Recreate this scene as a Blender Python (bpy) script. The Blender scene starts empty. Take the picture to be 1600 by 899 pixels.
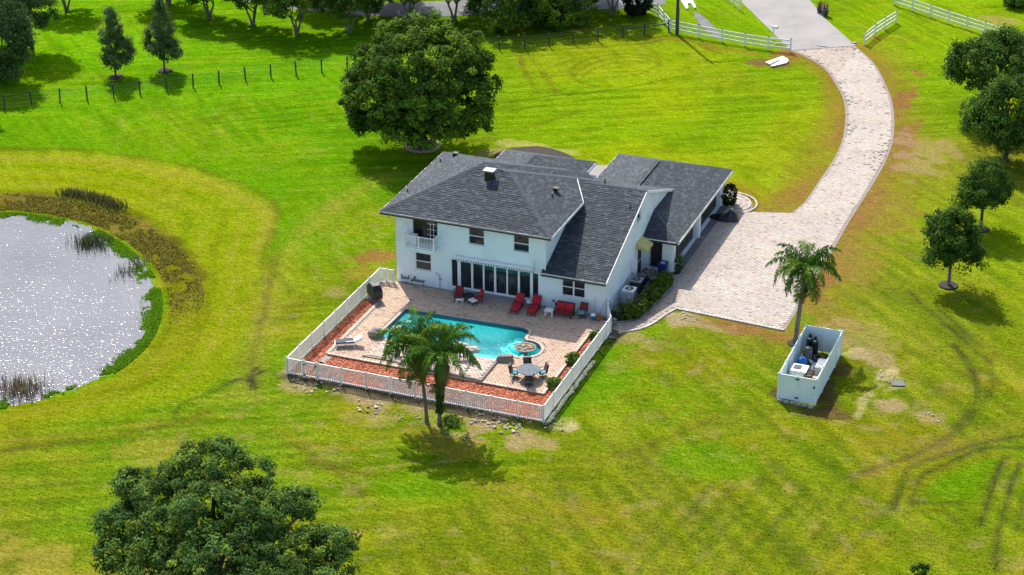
import bpy, math, random
import numpy as np
from mathutils import Vector, Matrix

random.seed(7)
RNG = np.random.default_rng(11)
SC = bpy.context.scene
COL = SC.collection

# ------------------------------------------------------------------ camera
FPX, PITCH, YAW, ROLL = 3111.0, 0.45366, -0.37367, -0.00451
CAM = np.array([39.5094, -106.3286, 65.1853])
_f = np.array([math.sin(YAW)*math.cos(PITCH), math.cos(YAW)*math.cos(PITCH), -math.sin(PITCH)])
_r = np.array([math.cos(YAW), -math.sin(YAW), 0.0]); _u = np.cross(_r, _f)
RGT = _r*math.cos(ROLL)+_u*math.sin(ROLL); UPV = _u*math.cos(ROLL)-_r*math.sin(ROLL)
cd = bpy.data.cameras.new('camera'); cam = bpy.data.objects.new('camera', cd); COL.objects.link(cam)
m4 = Matrix(((RGT[0], UPV[0], -_f[0], CAM[0]), (RGT[1], UPV[1], -_f[1], CAM[1]), (RGT[2], UPV[2], -_f[2], CAM[2]), (0, 0, 0, 1)))
cam.matrix_world = m4
cd.sensor_width = 36.0; cd.lens = FPX/1600*36; cd.clip_start = 1; cd.clip_end = 3000
SC.camera = cam

# ------------------------------------------------------------------ light
SUN_EL = math.radians(47.0); SUN_AZ = math.atan2(-0.63, 0.777)      # azimuth of the sun measured from +y towards +x
sd = np.array([math.sin(SUN_AZ)*math.cos(SUN_EL), math.cos(SUN_AZ)*math.cos(SUN_EL), math.sin(SUN_EL)])
w = bpy.data.worlds.new('World'); SC.world = w; w.use_nodes = True
nt = w.node_tree; bg = nt.nodes['Background']
sky = nt.nodes.new('ShaderNodeTexSky'); sky.sky_type = 'NISHITA'; sky.sun_disc = False
sky.sun_elevation = SUN_EL; sky.sun_rotation = SUN_AZ
sky.air_density = 1.0; sky.dust_density = 2.0; sky.ozone_density = 1.0
nt.links.new(sky.outputs[0], bg.inputs[0]); bg.inputs[1].default_value = 0.15
sl = bpy.data.lights.new('sun', 'SUN'); sun = bpy.data.objects.new('sun', sl); COL.objects.link(sun)
sl.energy = 4.2; sl.angle = math.radians(0.5); sl.color = (1.0, 0.955, 0.88)
sun.rotation_euler = Vector((-sd[0], -sd[1], -sd[2])).to_track_quat('-Z', 'Y').to_euler()
SC.view_settings.view_transform = 'Standard'; SC.view_settings.look = 'None'
SC.view_settings.gamma = 1; SC.view_settings.exposure = 0.77

# ------------------------------------------------------------------ helpers: photograph point -> place in the world
def ray(u, v):
    return RGT*((u-800)/FPX) + UPV*(-(v-449.5)/FPX) + _f
def at(u, v, z=0.0):
    d = ray(u, v); p = CAM + d*((z-CAM[2])/d[2]); return p
def aty(u, v, y):
    d = ray(u, v); return CAM + d*((y-CAM[1])/d[1])
def atl(pts, z=0.0):
    return np.array([at(u, v, z) for u, v in pts])

def lin(r, g, b):
    f = lambda c: (c/255/12.92) if c/255 <= 0.04045 else ((c/255+0.055)/1.055)**2.4
    return (f(r), f(g), f(b))
def alb(r, g, b, e=2.3):
    return tuple(c/e for c in lin(r, g, b))

ATTR = set()
# ------------------------------------------------------------------ mesh builder
class MB:
    def __init__(s): s.v = []; s.f = []; s.m = []; s.c = []
    def add(s, vs, fs, m=0, col=None):
        b = len(s.v); s.v.extend([tuple(p) for p in vs])
        for f in fs: s.f.append(tuple(i+b for i in f)); s.m.append(m); s.c.append(col)
        return s
    def box(s, c, d, rz=0.0, m=0, col=None, M=None):
        x, y, z = d[0]/2, d[1]/2, d[2]/2; cs, sn = math.cos(rz), math.sin(rz)
        vs = []
        for dz in (-z, z):
            for dx, dy in ((-x, -y), (x, -y), (x, y), (-x, y)):
                if M is not None:
                    p = M @ Vector((dx, dy, dz)); vs.append((p.x+c[0], p.y+c[1], p.z+c[2]))
                else: vs.append((c[0]+dx*cs-dy*sn, c[1]+dx*sn+dy*cs, c[2]+dz))
        return s.add(vs, [(3, 2, 1, 0), (4, 5, 6, 7), (0, 1, 5, 4), (1, 2, 6, 5), (2, 3, 7, 6), (3, 0, 4, 7)], m, col)
    def bar(s, p0, p1, w, h=None, m=0, col=None, up=(0, 0, 1)):
        h = w if h is None else h
        a, b = Vector(p0), Vector(p1); d = (b-a); L = d.length
        if L < 1e-6: return s
        d.normalize(); u = Vector(up)
        if abs(d.dot(u)) > 0.98: u = Vector((0, 1, 0))
        r = d.cross(u).normalized(); u = r.cross(d)
        vs = []
        for q in (a, b):
            for i, j in ((-1, -1), (1, -1), (1, 1), (-1, 1)): vs.append(q + r*(i*w/2) + u*(j*h/2))
        return s.add(vs, [(3, 2, 1, 0), (4, 5, 6, 7), (0, 1, 5, 4), (1, 2, 6, 5), (2, 3, 7, 6), (3, 0, 4, 7)], m, col)
    def tube(s, pts, rad, n=8, m=0, col=None, cap=True):
        pts = [Vector(p) for p in pts]
        if not hasattr(rad, '__len__'): rad = [rad]*len(pts)
        vs = []; fs = []; r = None
        for i, p in enumerate(pts):
            d = (pts[min(i+1, len(pts)-1)]-pts[max(i-1, 0)]).normalized()
            if r is None:
                r = d.cross(Vector((0, 0, 1)))
                if r.length < 0.05: r = Vector((1, 0, 0))
            r = (r - d*r.dot(d)).normalized(); q = d.cross(r)
            for k in range(n):
                a = 2*math.pi*k/n; vs.append(p + (r*math.cos(a)+q*math.sin(a))*rad[i])
        for i in range(len(pts)-1):
            for k in range(n):
                fs.append((i*n+k, i*n+(k+1) % n, (i+1)*n+(k+1) % n, (i+1)*n+k))
        if cap: fs.append(tuple(range(n-1, -1, -1))); fs.append(tuple((len(pts)-1)*n+k for k in range(n)))
        return s.add(vs, fs, m, col)
    def lathe(s, prof, c=(0, 0, 0), n=16, m=0, col=None, cap=True):
        vs = []; fs = []
        for r, z in prof:
            for k in range(n):
                a = 2*math.pi*k/n; vs.append((c[0]+r*math.cos(a), c[1]+r*math.sin(a), c[2]+z))
        for i in range(len(prof)-1):
            for k in range(n): fs.append((i*n+k, i*n+(k+1) % n, (i+1)*n+(k+1) % n, (i+1)*n+k))
        if cap: fs.append(tuple(range(n-1, -1, -1))); fs.append(tuple((len(prof)-1)*n+k for k in range(n)))
        return s.add(vs, fs, m, col)
    def poly(s, pts, m=0, col=None): return s.add(pts, [tuple(range(len(pts)))], m, col)
    def prism(s, poly, z0, z1, m=0, col=None):
        n = len(poly); a = sum(poly[i][0]*poly[(i+1) % n][1]-poly[(i+1) % n][0]*poly[i][1] for i in range(n))
        if a < 0: poly = list(poly)[::-1]
        vs = [(p[0], p[1], z0) for p in poly]+[(p[0], p[1], z1) for p in poly]
        fs = [tuple(range(n-1, -1, -1)), tuple(range(n, 2*n))]+[(i, (i+1) % n, n+(i+1) % n, n+i) for i in range(n)]
        return s.add(vs, fs, m, col)
    def blob(s, c, r, nu=10, nv=7, jit=0.12, seed=0, m=0, col=None, flat=None):
        rg = random.Random(seed); vs = []; fs = []
        for j in range(nv+1):
            t = math.pi*j/nv
            for i in range(nu):
                a = 2*math.pi*i/nu; k = 1+rg.uniform(-jit, jit)
                if j in (0, nv): k = 1
                z = math.cos(t)*k
                if flat is not None: z = max(z, flat)
                vs.append((c[0]+r[0]*math.sin(t)*math.cos(a)*k, c[1]+r[1]*math.sin(t)*math.sin(a)*k, c[2]+r[2]*z))
        for j in range(nv):
            for i in range(nu): fs.append((j*nu+i, (j+1)*nu+i, (j+1)*nu+(i+1) % nu, j*nu+(i+1) % nu))
        return s.add(vs, fs, m, col)
    def mesh(s, name, mats, smooth=False):
        me = bpy.data.meshes.new(name); me.from_pydata([tuple(map(float, p)) for p in s.v], [], s.f)
        mats = mats if isinstance(mats, (list, tuple)) else [mats]
        for q in mats: me.materials.append(q)
        if len(mats) > 1: me.polygons.foreach_set('material_index', s.m)
        if any(c is not None for c in s.c) or any(q.name in ATTR for q in mats):
            at_ = me.attributes.new('Col', 'FLOAT_COLOR', 'CORNER'); arr = []
            for p, c in zip(me.polygons, s.c):
                c = c or (1, 1, 1); arr.extend([c[0], c[1], c[2], 1.0]*p.loop_total)
            at_.data.foreach_set('color', arr)
        if smooth: me.polygons.foreach_set('use_smooth', [True]*len(me.polygons))
        me.update(); return me

def origin(o):
    p = Vector((0, 0, 0))
    while o is not None: p += o.location; o = o.parent
    return p
def link(name, me, parent=None, world=False):
    o = bpy.data.objects.new(name, me); COL.objects.link(o)
    if parent is not None:
        o.parent = parent
        if world: o.location = -origin(parent)
    return o
def obj(name, mb, mats, parent=None, world=True, smooth=False):
    return link(name, mb.mesh(name, mats, smooth), parent, world)
def tag(o, label=None, cat=None, group=None, kind=None):
    if label: o['label'] = label
    if cat: o['category'] = cat
    if group: o['group'] = group
    if kind: o['kind'] = kind
    return o
def thing(name, label, cat, loc=(0, 0, 0), rz=0.0, group=None):
    o = bpy.data.objects.new(name, None); COL.objects.link(o); o.empty_display_size = 0.2
    o.location = (float(loc[0]), float(loc[1]), float(loc[2])); o.rotation_euler = (0, 0, rz)
    return tag(o, label, cat, group)
def dup(o, loc=None, rz=None, label=None, scale=None, parent=None):
    c = o.copy(); COL.objects.link(c); c.parent = parent
    if parent is None:
        if loc is not None: c.location = (float(loc[0]), float(loc[1]), float(loc[2]))
        if rz is not None: c.rotation_euler = (0, 0, rz)
        if scale is not None: c.scale = (scale, scale, scale) if not hasattr(scale, '__len__') else scale
        if label: c['label'] = label
    for ch in list(o.children): dup(ch, parent=c)
    return c

# ------------------------------------------------------------------ materials
def mat(name, c1, c2=None, scale=4.0, rough=0.7, bump=0.0, bscale=20.0, attr=False, metal=0.0, spec=0.4, detail=6.0, c3=None, s3=0.6):
    m = bpy.data.materials.new(name); m.use_nodes = True; t = m.node_tree; N = t.nodes; L = t.links
    b = N['Principled BSDF']; b.inputs['Roughness'].default_value = rough; b.inputs['Metallic'].default_value = metal
    b.inputs['Specular IOR Level'].default_value = spec
    tc = N.new('ShaderNodeTexCoord'); out = None
    if c2 is None: c2 = tuple(x*0.88 for x in c1)
    nz = N.new('ShaderNodeTexNoise'); nz.inputs['Scale'].default_value = scale; nz.inputs['Detail'].default_value = detail
    L.new(tc.outputs['Object'], nz.inputs['Vector'])
    rp = N.new('ShaderNodeValToRGB'); rp.color_ramp.elements[0].position = 0.36; rp.color_ramp.elements[1].position = 0.64
    rp.color_ramp.elements[0].color = (*c1, 1); rp.color_ramp.elements[1].color = (*c2, 1)
    L.new(nz.outputs[0], rp.inputs[0]); out = rp.outputs[0]
    if c3 is not None:
        n3 = N.new('ShaderNodeTexNoise'); n3.inputs['Scale'].default_value = s3; n3.inputs['Detail'].default_value = 5
        L.new(tc.outputs['Object'], n3.inputs['Vector'])
        r3 = N.new('ShaderNodeValToRGB'); r3.color_ramp.elements[0].position = 0.5; r3.color_ramp.elements[1].position = 0.72
        L.new(n3.outputs[0], r3.inputs[0])
        mx3 = N.new('ShaderNodeMix'); mx3.data_type = 'RGBA'; L.new(r3.outputs[0], mx3.inputs[0])
        L.new(out, mx3.inputs[6]); mx3.inputs[7].default_value = (*c3, 1); out = mx3.outputs[2]
    if attr:
        ATTR.add(m.name)
        a = N.new('ShaderNodeAttribute'); a.attribute_name = 'Col'
        mx = N.new('ShaderNodeMix'); mx.data_type = 'RGBA'; mx.blend_type = 'MULTIPLY'; mx.inputs[0].default_value = 1
        L.new(out, mx.inputs[6]); L.new(a.outputs['Color'], mx.inputs[7]); out = mx.outputs[2]
    L.new(out, b.inputs['Base Color'])
    if bump:
        nb = N.new('ShaderNodeTexNoise'); nb.inputs['Scale'].default_value = bscale; nb.inputs['Detail'].default_value = 4
        L.new(tc.outputs['Object'], nb.inputs['Vector'])
        bp = N.new('ShaderNodeBump'); bp.inputs['Strength'].default_value = bump; bp.inputs['Distance'].default_value = 0.05
        L.new(nb.outputs[0], bp.inputs['Height']); L.new(bp.outputs[0], b.inputs['Normal'])
    return m
def leafmat(name, trans=0.3, rough=0.5):
    m = bpy.data.materials.new(name); m.use_nodes = True; t = m.node_tree; N = t.nodes; L = t.links
    b = N['Principled BSDF']; o = N['Material Output']
    a = N.new('ShaderNodeAttribute'); a.attribute_name = 'Col'
    L.new(a.outputs['Color'], b.inputs['Base Color']); b.inputs['Roughness'].default_value = rough
    b.inputs['Specular IOR Level'].default_value = 0.02
    tr = N.new('ShaderNodeBsdfTranslucent'); hs = N.new('ShaderNodeHueSaturation'); hs.inputs['Value'].default_value = 1.25; hs.inputs['Hue'].default_value = 0.485
    L.new(a.outputs['Color'], hs.inputs['Color']); L.new(hs.outputs[0], tr.inputs[0])
    mx = N.new('ShaderNodeMixShader'); mx.inputs[0].default_value = trans
    L.new(b.outputs[0], mx.inputs[1]); L.new(tr.outputs[0], mx.inputs[2]); L.new(mx.outputs[0], o.inputs[0])
    return m
def glassmat(name, tint=(0.02, 0.03, 0.035), alpha=0.75, rough=0.03):
    m = bpy.data.materials.new(name); m.use_nodes = True; t = m.node_tree; N = t.nodes; L = t.links
    b = N['Principled BSDF']; o = N['Material Output']; b.inputs['Base Color'].default_value = (*tint, 1)
    b.inputs['Roughness'].default_value = rough; b.inputs['Specular IOR Level'].default_value = 0.6
    nz = N.new('ShaderNodeTexNoise'); nz.inputs['Scale'].default_value = 1.5; bp = N.new('ShaderNodeBump'); bp.inputs['Strength'].default_value = 0.03
    L.new(nz.outputs[0], bp.inputs['Height']); L.new(bp.outputs[0], b.inputs['Normal'])
    tr = N.new('ShaderNodeBsdfTransparent'); tr.inputs[0].default_value = (0.75, 0.85, 0.85, 1)
    mx = N.new('ShaderNodeMixShader'); mx.inputs[0].default_value = alpha
    L.new(tr.outputs[0], mx.inputs[1]); L.new(b.outputs[0], mx.inputs[2]); L.new(mx.outputs[0], o.inputs[0])
    return m

M = {}
M['stucco'] = mat('stucco', (0.725, 0.80, 0.81), (0.68, 0.76, 0.775), 0.5, 0.85, 0.25, 60, c3=(0.60, 0.665, 0.675), s3=0.8)
M['trim'] = mat('white_trim', (0.80, 0.80, 0.78), (0.74, 0.75, 0.74), 2, 0.5)
M['vinyl'] = mat('white_vinyl', (0.82, 0.81, 0.78), (0.74, 0.73, 0.69), 2.5, 0.45, c3=(0.62, 0.61, 0.55), s3=1.1)
M['bronze'] = mat('dark_bronze', (0.035, 0.028, 0.024), None, 3, 0.45)
M['shingle'] = mat('shingle', (0.050, 0.059, 0.067), (0.045, 0.053, 0.061), 3, 0.9, 0.4, 45, attr=True)
M['roofbase'] = mat('roof_underlay', (0.042, 0.05, 0.058), (0.03, 0.036, 0.042), 6, 0.9)
M['paver'] = mat('paver', (0.42, 0.375, 0.325), (0.365, 0.32, 0.275), 3.0, 0.85, 0.2, 40, attr=True, c3=(0.41, 0.38, 0.345), s3=0.35)
M['joint'] = mat('paver_joint', (0.25, 0.21, 0.18), (0.2, 0.17, 0.145), 5, 0.95)
M['concrete'] = mat('concrete', (0.255, 0.24, 0.22), (0.21, 0.195, 0.18), 0.5, 0.9, 0.15, 30, c3=(0.30, 0.28, 0.26), s3=0.25)
M['asphalt'] = mat('grey_road', (0.15, 0.15, 0.155), (0.11, 0.11, 0.115), 0.8, 0.9, 0.1, 30)
M['mulch'] = mat('red_mulch', (0.47, 0.155, 0.078), (0.39, 0.12, 0.06), 9, 0.95, 0.8, 25, attr=True)
M['darkmulch'] = mat('dark_mulch', (0.022, 0.017, 0.014), (0.045, 0.034, 0.027), 8, 0.95, 0.6, 20)
M['dirt'] = mat('dirt', (0.16, 0.09, 0.05), (0.1, 0.06, 0.035), 4, 0.95, 0.5, 12)
M['stone'] = mat('pale_stone', (0.46, 0.41, 0.34), (0.33, 0.29, 0.24), 6, 0.9, 0.3, 15, attr=True)
M['rock'] = mat('grey_rock', (0.12, 0.11, 0.10), (0.22, 0.20, 0.18), 5, 0.9, 0.5, 12)
M['bark'] = mat('bark', (0.10, 0.08, 0.065), (0.06, 0.048, 0.04), 6, 0.95, 0.5, 14)
M['palebark'] = mat('pale_bark', (0.20, 0.175, 0.15), (0.12, 0.105, 0.09), 5, 0.95, 0.4, 14)
M['leaf'] = leafmat('foliage')
M['frond'] = leafmat('palm_frond', 0.25, 0.4)
M['grassblade'] = leafmat('grass_blade', 0.35, 0.6)
M['wood'] = mat('weathered_post', (0.045, 0.038, 0.033), (0.075, 0.065, 0.055), 8, 0.9)
M['glass'] = glassmat('window_glass', alpha=0.62)
M['darkglass'] = glassmat('dark_glass', (0.008, 0.009, 0.010), alpha=0.9)
M['black'] = mat('black_plastic', (0.012, 0.012, 0.013), (0.02, 0.02, 0.021), 4, 0.45)
M['iron'] = mat('dark_iron', (0.03, 0.027, 0.025), (0.05, 0.045, 0.042), 10, 0.5, metal=0.3)
M['redcloth'] = mat('red_cushion', (0.46, 0.012, 0.022), (0.36, 0.008, 0.016), 3, 0.8, 0.15, 50)
M['darkred'] = mat('dark_red_cushion', (0.22, 0.012, 0.018), (0.15, 0.008, 0.012), 3, 0.8, 0.15, 50)
M['teal'] = mat('teal_cushion', (0.13, 0.40, 0.45), (0.10, 0.33, 0.38), 4, 0.8)
M['navy'] = mat('navy_cushion', (0.02, 0.032, 0.055), (0.03, 0.045, 0.07), 4, 0.75)
M['white'] = mat('white_paint', (0.80, 0.80, 0.78), (0.72, 0.72, 0.70), 5, 0.45)
M['grey'] = mat('grey_metal', (0.28, 0.29, 0.30), (0.2, 0.21, 0.22), 4, 0.5, metal=0.2)
M['darkgrey'] = mat('dark_grey_plastic', (0.06, 0.065, 0.072), (0.04, 0.043, 0.05), 4, 0.5)
M['bluebin'] = mat('blue_plastic', (0.012, 0.045, 0.20), (0.008, 0.03, 0.15), 3, 0.45)
M['brightblue'] = mat('bright_blue_plastic', (0.01, 0.16, 0.52), (0.008, 0.12, 0.42), 3, 0.4)
M['greenbin'] = mat('green_plastic', (0.035, 0.075, 0.07), (0.025, 0.055, 0.05), 3, 0.5)
M['yellow'] = mat('yellow_canvas', (0.52, 0.46, 0.16), (0.45, 0.40, 0.13), 3, 0.75)
M['tan'] = mat('tan_plaster', (0.42, 0.34, 0.24), (0.3, 0.24, 0.17), 6, 0.8)
M['terra'] = mat('terracotta', (0.42, 0.14, 0.04), (0.34, 0.11, 0.03), 6, 0.8)
M['brown'] = mat('brown_wood', (0.12, 0.065, 0.035), (0.08, 0.042, 0.024), 6, 0.6)
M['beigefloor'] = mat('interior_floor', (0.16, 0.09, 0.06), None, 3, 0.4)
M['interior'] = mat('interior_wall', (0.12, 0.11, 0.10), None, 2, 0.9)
M['curtain'] = mat('grey_curtain', (0.30, 0.29, 0.28), (0.2, 0.19, 0.185), 12, 0.9)
M['flower'] = mat('dry_pink_foliage', (0.32, 0.12, 0.09), (0.22, 0.12, 0.06), 8, 0.8)
M['tarp'] = mat('black_tarp', (0.010, 0.010, 0.011), (0.018, 0.018, 0.02), 3, 0.38, 0.5, 6)
M['palepanel'] = mat('pale_aqua_vinyl', (0.75, 0.84, 0.81), (0.68, 0.78, 0.75), 1.5, 0.5)
M['tile'] = mat('blue_waterline_tile', (0.02, 0.05, 0.10), (0.03, 0.07, 0.13), 14, 0.3)
M['pole'] = mat('utility_pole_wood', (0.07, 0.065, 0.06), (0.05, 0.046, 0.043), 5, 0.9)
M['table'] = mat('blue_grey_stone_top', (0.085, 0.11, 0.13), (0.13, 0.16, 0.18), 6, 0.7, spec=0.15)
M['pattern'] = mat('patterned_cloth', (0.17, 0.08, 0.07), (0.018, 0.014, 0.014), 14, 0.85)

# pool plaster, water
M['plaster'] = mat('pool_plaster', (0.13, 0.82, 0.80), (0.20, 0.88, 0.86), 2.2, 0.6, c3=(0.42, 0.92, 0.90), s3=2.4)  # paler noise patches paint rippling light into the plaster colour
def watermat(name, tint, rough, bscale, bstr, spec_mix=None, body=None, bodymix=0.0):
    m = bpy.data.materials.new(name); m.use_nodes = True; t = m.node_tree; N = t.nodes; L = t.links
    o = N['Material Output']; N.remove(N['Principled BSDF'])
    tc = N.new('ShaderNodeTexCoord'); nz = N.new('ShaderNodeTexNoise'); nz.inputs['Scale'].default_value = bscale; nz.inputs['Detail'].default_value = 3
    L.new(tc.outputs['Object'], nz.inputs['Vector'])
    bp = N.new('ShaderNodeBump'); bp.inputs['Strength'].default_value = bstr; bp.inputs['Distance'].default_value = 0.1
    L.new(nz.outputs[0], bp.inputs['Height'])
    g = N.new('ShaderNodeBsdfGlossy'); g.inputs['Roughness'].default_value = rough; L.new(bp.outputs[0], g.inputs['Normal'])
    tr = N.new('ShaderNodeBsdfTransparent'); tr.inputs[0].default_value = (*tint, 1)
    fr = N.new('ShaderNodeFresnel'); fr.inputs['IOR'].default_value = 1.33; L.new(bp.outputs[0], fr.inputs['Normal'])
    under = tr.outputs[0]
    if body:
        d = N.new('ShaderNodeBsdfDiffuse'); n2 = N.new('ShaderNodeTexNoise'); n2.inputs['Scale'].default_value = 0.12; n2.inputs['Detail'].default_value = 4
        L.new(tc.outputs['Object'], n2.inputs['Vector']); rp = N.new('ShaderNodeValToRGB'); rp.color_ramp.elements[0].color = (*body[0], 1); rp.color_ramp.elements[1].color = (*body[1], 1)
        rp.color_ramp.elements[0].position = 0.35; rp.color_ramp.elements[1].position = 0.65
        L.new(n2.outputs[0], rp.inputs[0]); L.new(rp.outputs[0], d.inputs[0])
        mb_ = N.new('ShaderNodeMixShader'); mb_.inputs[0].default_value = bodymix
        L.new(tr.outputs[0], mb_.inputs[1]); L.new(d.outputs[0], mb_.inputs[2]); under = mb_.outputs[0]
    mx = N.new('ShaderNodeMixShader'); L.new(fr.outputs[0], mx.inputs[0]); L.new(under, mx.inputs[1]); L.new(g.outputs[0], mx.inputs[2])
    L.new(mx.outputs[0], o.inputs[0]); return m
M['poolwater'] = watermat('pool_water', (0.66, 0.99, 0.99), 0.06, 4.5, 0.7)
M['pondwater'] = watermat('pond_water', (0.3, 0.3, 0.3), 0.13, 4.6, 0.385, body=((0.10, 0.107, 0.125), (0.145, 0.148, 0.165)), bodymix=0.97)
# ------------------------------------------------------------------ numeric helpers
def inpoly(X, Y, P):
    P = np.asarray(P)[:, :2]; r = np.zeros(X.shape, bool); n = len(P)
    for i in range(n):
        x1, y1 = P[i]; x2, y2 = P[(i+1) % n]
        if y1 == y2: continue
        c = ((y1 > Y) != (y2 > Y)) & (X < (x2-x1)*(Y-y1)/(y2-y1)+x1); r ^= c
    return r
def dline(X, Y, P, closed=False):
    P = np.asarray(P)[:, :2]; d = np.full(X.shape, 1e9); n = len(P)
    for i in range(n if closed else n-1):
        a = P[i]; b = P[(i+1) % n]; ab = b-a; L = ab@ab
        if L < 1e-9: continue
        t = np.clip(((X-a[0])*ab[0]+(Y-a[1])*ab[1])/L, 0, 1)
        d = np.minimum(d, np.hypot(X-a[0]-t*ab[0], Y-a[1]-t*ab[1]))
    return d
def smooth_poly(P, closed=True, k=6):
    P = [np.array(p[:2], float) for p in P]; n = len(P); out = []
    for i in range(n if closed else n-1):
        g = lambda j: P[j % n] if closed else P[min(max(j, 0), n-1)]
        p0, p1, p2, p3 = g(i-1), g(i), g(i+1), g(i+2)
        for j in range(k):
            t = j/k
            out.append(0.5*((2*p1)+(-p0+p2)*t+(2*p0-5*p1+4*p2-p3)*t*t+(-p0+3*p1-3*p2+p3)*t**3))
    if not closed: out.append(P[-1])
    return np.array(out)
def vnoise(X, Y, s, seed=0):
    g = np.random.default_rng(seed).random((256, 256)); x = X/s+1000.37; y = Y/s+1000.71
    xi = np.floor(x).astype(int); yi = np.floor(y).astype(int); fx = x-xi; fy = y-yi
    fx = fx*fx*(3-2*fx); fy = fy*fy*(3-2*fy); q = lambda a, b: g[(xi+a) % 256, (yi+b) % 256]
    return (q(0, 0)*(1-fx)+q(1, 0)*fx)*(1-fy)+(q(0, 1)*(1-fx)+q(1, 1)*fx)*fy
def fbm(X, Y, s, seed=0, o=4):
    r = 0; a = 0.5; t = 0
    for i in range(o): r = r+a*vnoise(X, Y, s, seed+i); t += a; a *= 0.55; s /= 2
    return r/t
def sstep(a, b, x):
    t = np.clip((x-a)/(b-a), 0, 1); return t*t*(3-2*t)
def npmesh(name, V, F, mats, cols=None, smooth=False, midx=None):
    """V (n,3), F (m,k) all of one size, cols per face or per vertex."""
    me = bpy.data.meshes.new(name); V = np.asarray(V, np.float32); F = np.asarray(F, np.int32); k = F.shape[1]
    me.vertices.add(len(V)); me.vertices.foreach_set('co', V.ravel())
    me.loops.add(F.size); me.loops.foreach_set('vertex_index', F.ravel())
    me.polygons.add(len(F)); me.polygons.foreach_set('loop_start', np.arange(0, F.size, k, dtype=np.int32)); me.polygons.foreach_set('loop_total', np.full(len(F), k, np.int32))
    for q in (mats if isinstance(mats, (list, tuple)) else [mats]): me.materials.append(q)
    if midx is not None: me.polygons.foreach_set('material_index', np.asarray(midx, np.int32))
    me.polygons.foreach_set('use_smooth', np.full(len(F), bool(smooth)))
    me.update(calc_edges=True)
    if cols is not None:
        cols = np.asarray(cols, np.float32)
        if len(cols) == len(V):
            a = me.attributes.new('Col', 'FLOAT_COLOR', 'POINT')
        else:
            a = me.attributes.new('Col', 'FLOAT_COLOR', 'CORNER'); cols = np.repeat(cols, k, axis=0)
        a.data.foreach_set('color', np.c_[cols, np.ones(len(cols))].astype(np.float32).ravel())
    me.validate(); return me
BOXF = np.array([(4, 5, 6, 7), (0, 1, 5, 4), (1, 2, 6, 5), (2, 3, 7, 6), (3, 0, 4, 7)])
def boxes(C, D, ang=None, cols=None, top=1.0):
    """open-bottomed blocks: C (n,3) centre of the base, D (n,3) size."""
    n = len(C); s = np.array([(-1, -1, 0), (1, -1, 0), (1, 1, 0), (-1, 1, 0), (-top, -top, 1), (top, -top, 1), (top, top, 1), (-top, top, 1)])*np.array((0.5, 0.5, 1))
    P = s[None]*D[:, None, :]
    if ang is not None:
        c, q = np.cos(ang)[:, None], np.sin(ang)[:, None]; P = np.stack([P[..., 0]*c-P[..., 1]*q, P[..., 0]*q+P[..., 1]*c, P[..., 2]], -1)
    V = (P+C[:, None, :]).reshape(-1, 3); F = (BOXF[None]+(np.arange(n)*8)[:, None, None]).reshape(-1, 4)
    return V, F, (None if cols is None else np.repeat(cols, 5, axis=0))
def flat_poly(P, z, holes=()):
    from mathutils.geometry import tessellate_polygon
    rings = [[Vector((float(p[0]), float(p[1]), 0)) for p in r] for r in [P, *holes]]
    tri = tessellate_polygon(rings); V = [(p.x, p.y, z) for r in rings for p in r]
    b = MB()
    for t in tri:
        a, c, d = (V[i] for i in t); area = (c[0]-a[0])*(d[1]-a[1])-(c[1]-a[1])*(d[0]-a[0])
        b.f.append(tuple(t) if area > 0 else (t[0], t[2], t[1])); b.m.append(0); b.c.append(None)
    b.v = V; return b

# ------------------------------------------------------------------ plan of the place (world metres)
YF = 15.75                                   # pool-side facade of the house
pond_px = [(-130, 430), (-60, 358), (0, 338), (60, 341), (130, 355), (185, 385), (228, 428), (243, 480), (226, 532), (178, 577), (120, 605), (60, 621), (0, 635), (-70, 640), (-150, 600), (-170, 510)]
POND = smooth_poly(atl(pond_px, -0.5))
patio = [(-18.62, YF), (-18.62, 12.2), (-17.4, 12.2), (-17.4, 3.35), (-1.25, 3.35), (-1.25, 12.9), (-0.25, 12.9), (-0.25, 15.2), (-1.15, 15.2), (-1.15, YF)]
ZP = 0.2
pool_px = [(634.5, 484), (594, 523), (604, 529), (660, 541), (743, 556.5), (772, 562)]
pool = [tuple(p[:2]) for p in atl(pool_px, ZP)]
_sc = at(818, 545, ZP); _r = 1.22
for k in range(13):
    a = math.radians(-128+k*(128+105)/12); pool.append((_sc[0]+_r*math.cos(a), _sc[1]+_r*math.sin(a)))
pool += [tuple(at(u, v, ZP)[:2]) for u, v in [(819, 526.5), (823, 523), (825.5, 519), (823, 515.5), (816, 513)]]
def pth(pts, k=4): return [tuple(p[:2]) for p in smooth_poly(atl(pts), False, k)]
drive = pth([(1336, 72), (1366, 100), (1385, 135), (1396, 170), (1396, 215), (1385, 250), (1366, 285), (1330, 342), (1292, 408), (1258, 465), (1226, 517)])
drive += pth([(1140, 499.5)], 1)+pth([(1058, 483), (1040, 493), (1018, 508), (997, 516), (966, 522), (953, 522)])
drive += [(-0.2, 15.2), (-1.12, 15.7), (-1.12, 24.85), (1.13, 24.85), (1.13, 38.9)]
drive += pth([(1130, 294), (1148, 297), (1166, 306), (1176, 320), (1172, 331)])
drive += pth([(1237, 333), (1258, 315), (1277, 287), (1306, 243), (1319, 205), (1319, 160), (1302, 126), (1285, 105), (1260, 90), (1237, 80)])
road_px = [(1150, -30), (1240, -30), (1290, 30), (1337, 71.5), (1236, 79.5), (1160, 5)]
ROAD = atl(road_px)[:, :2]

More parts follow.
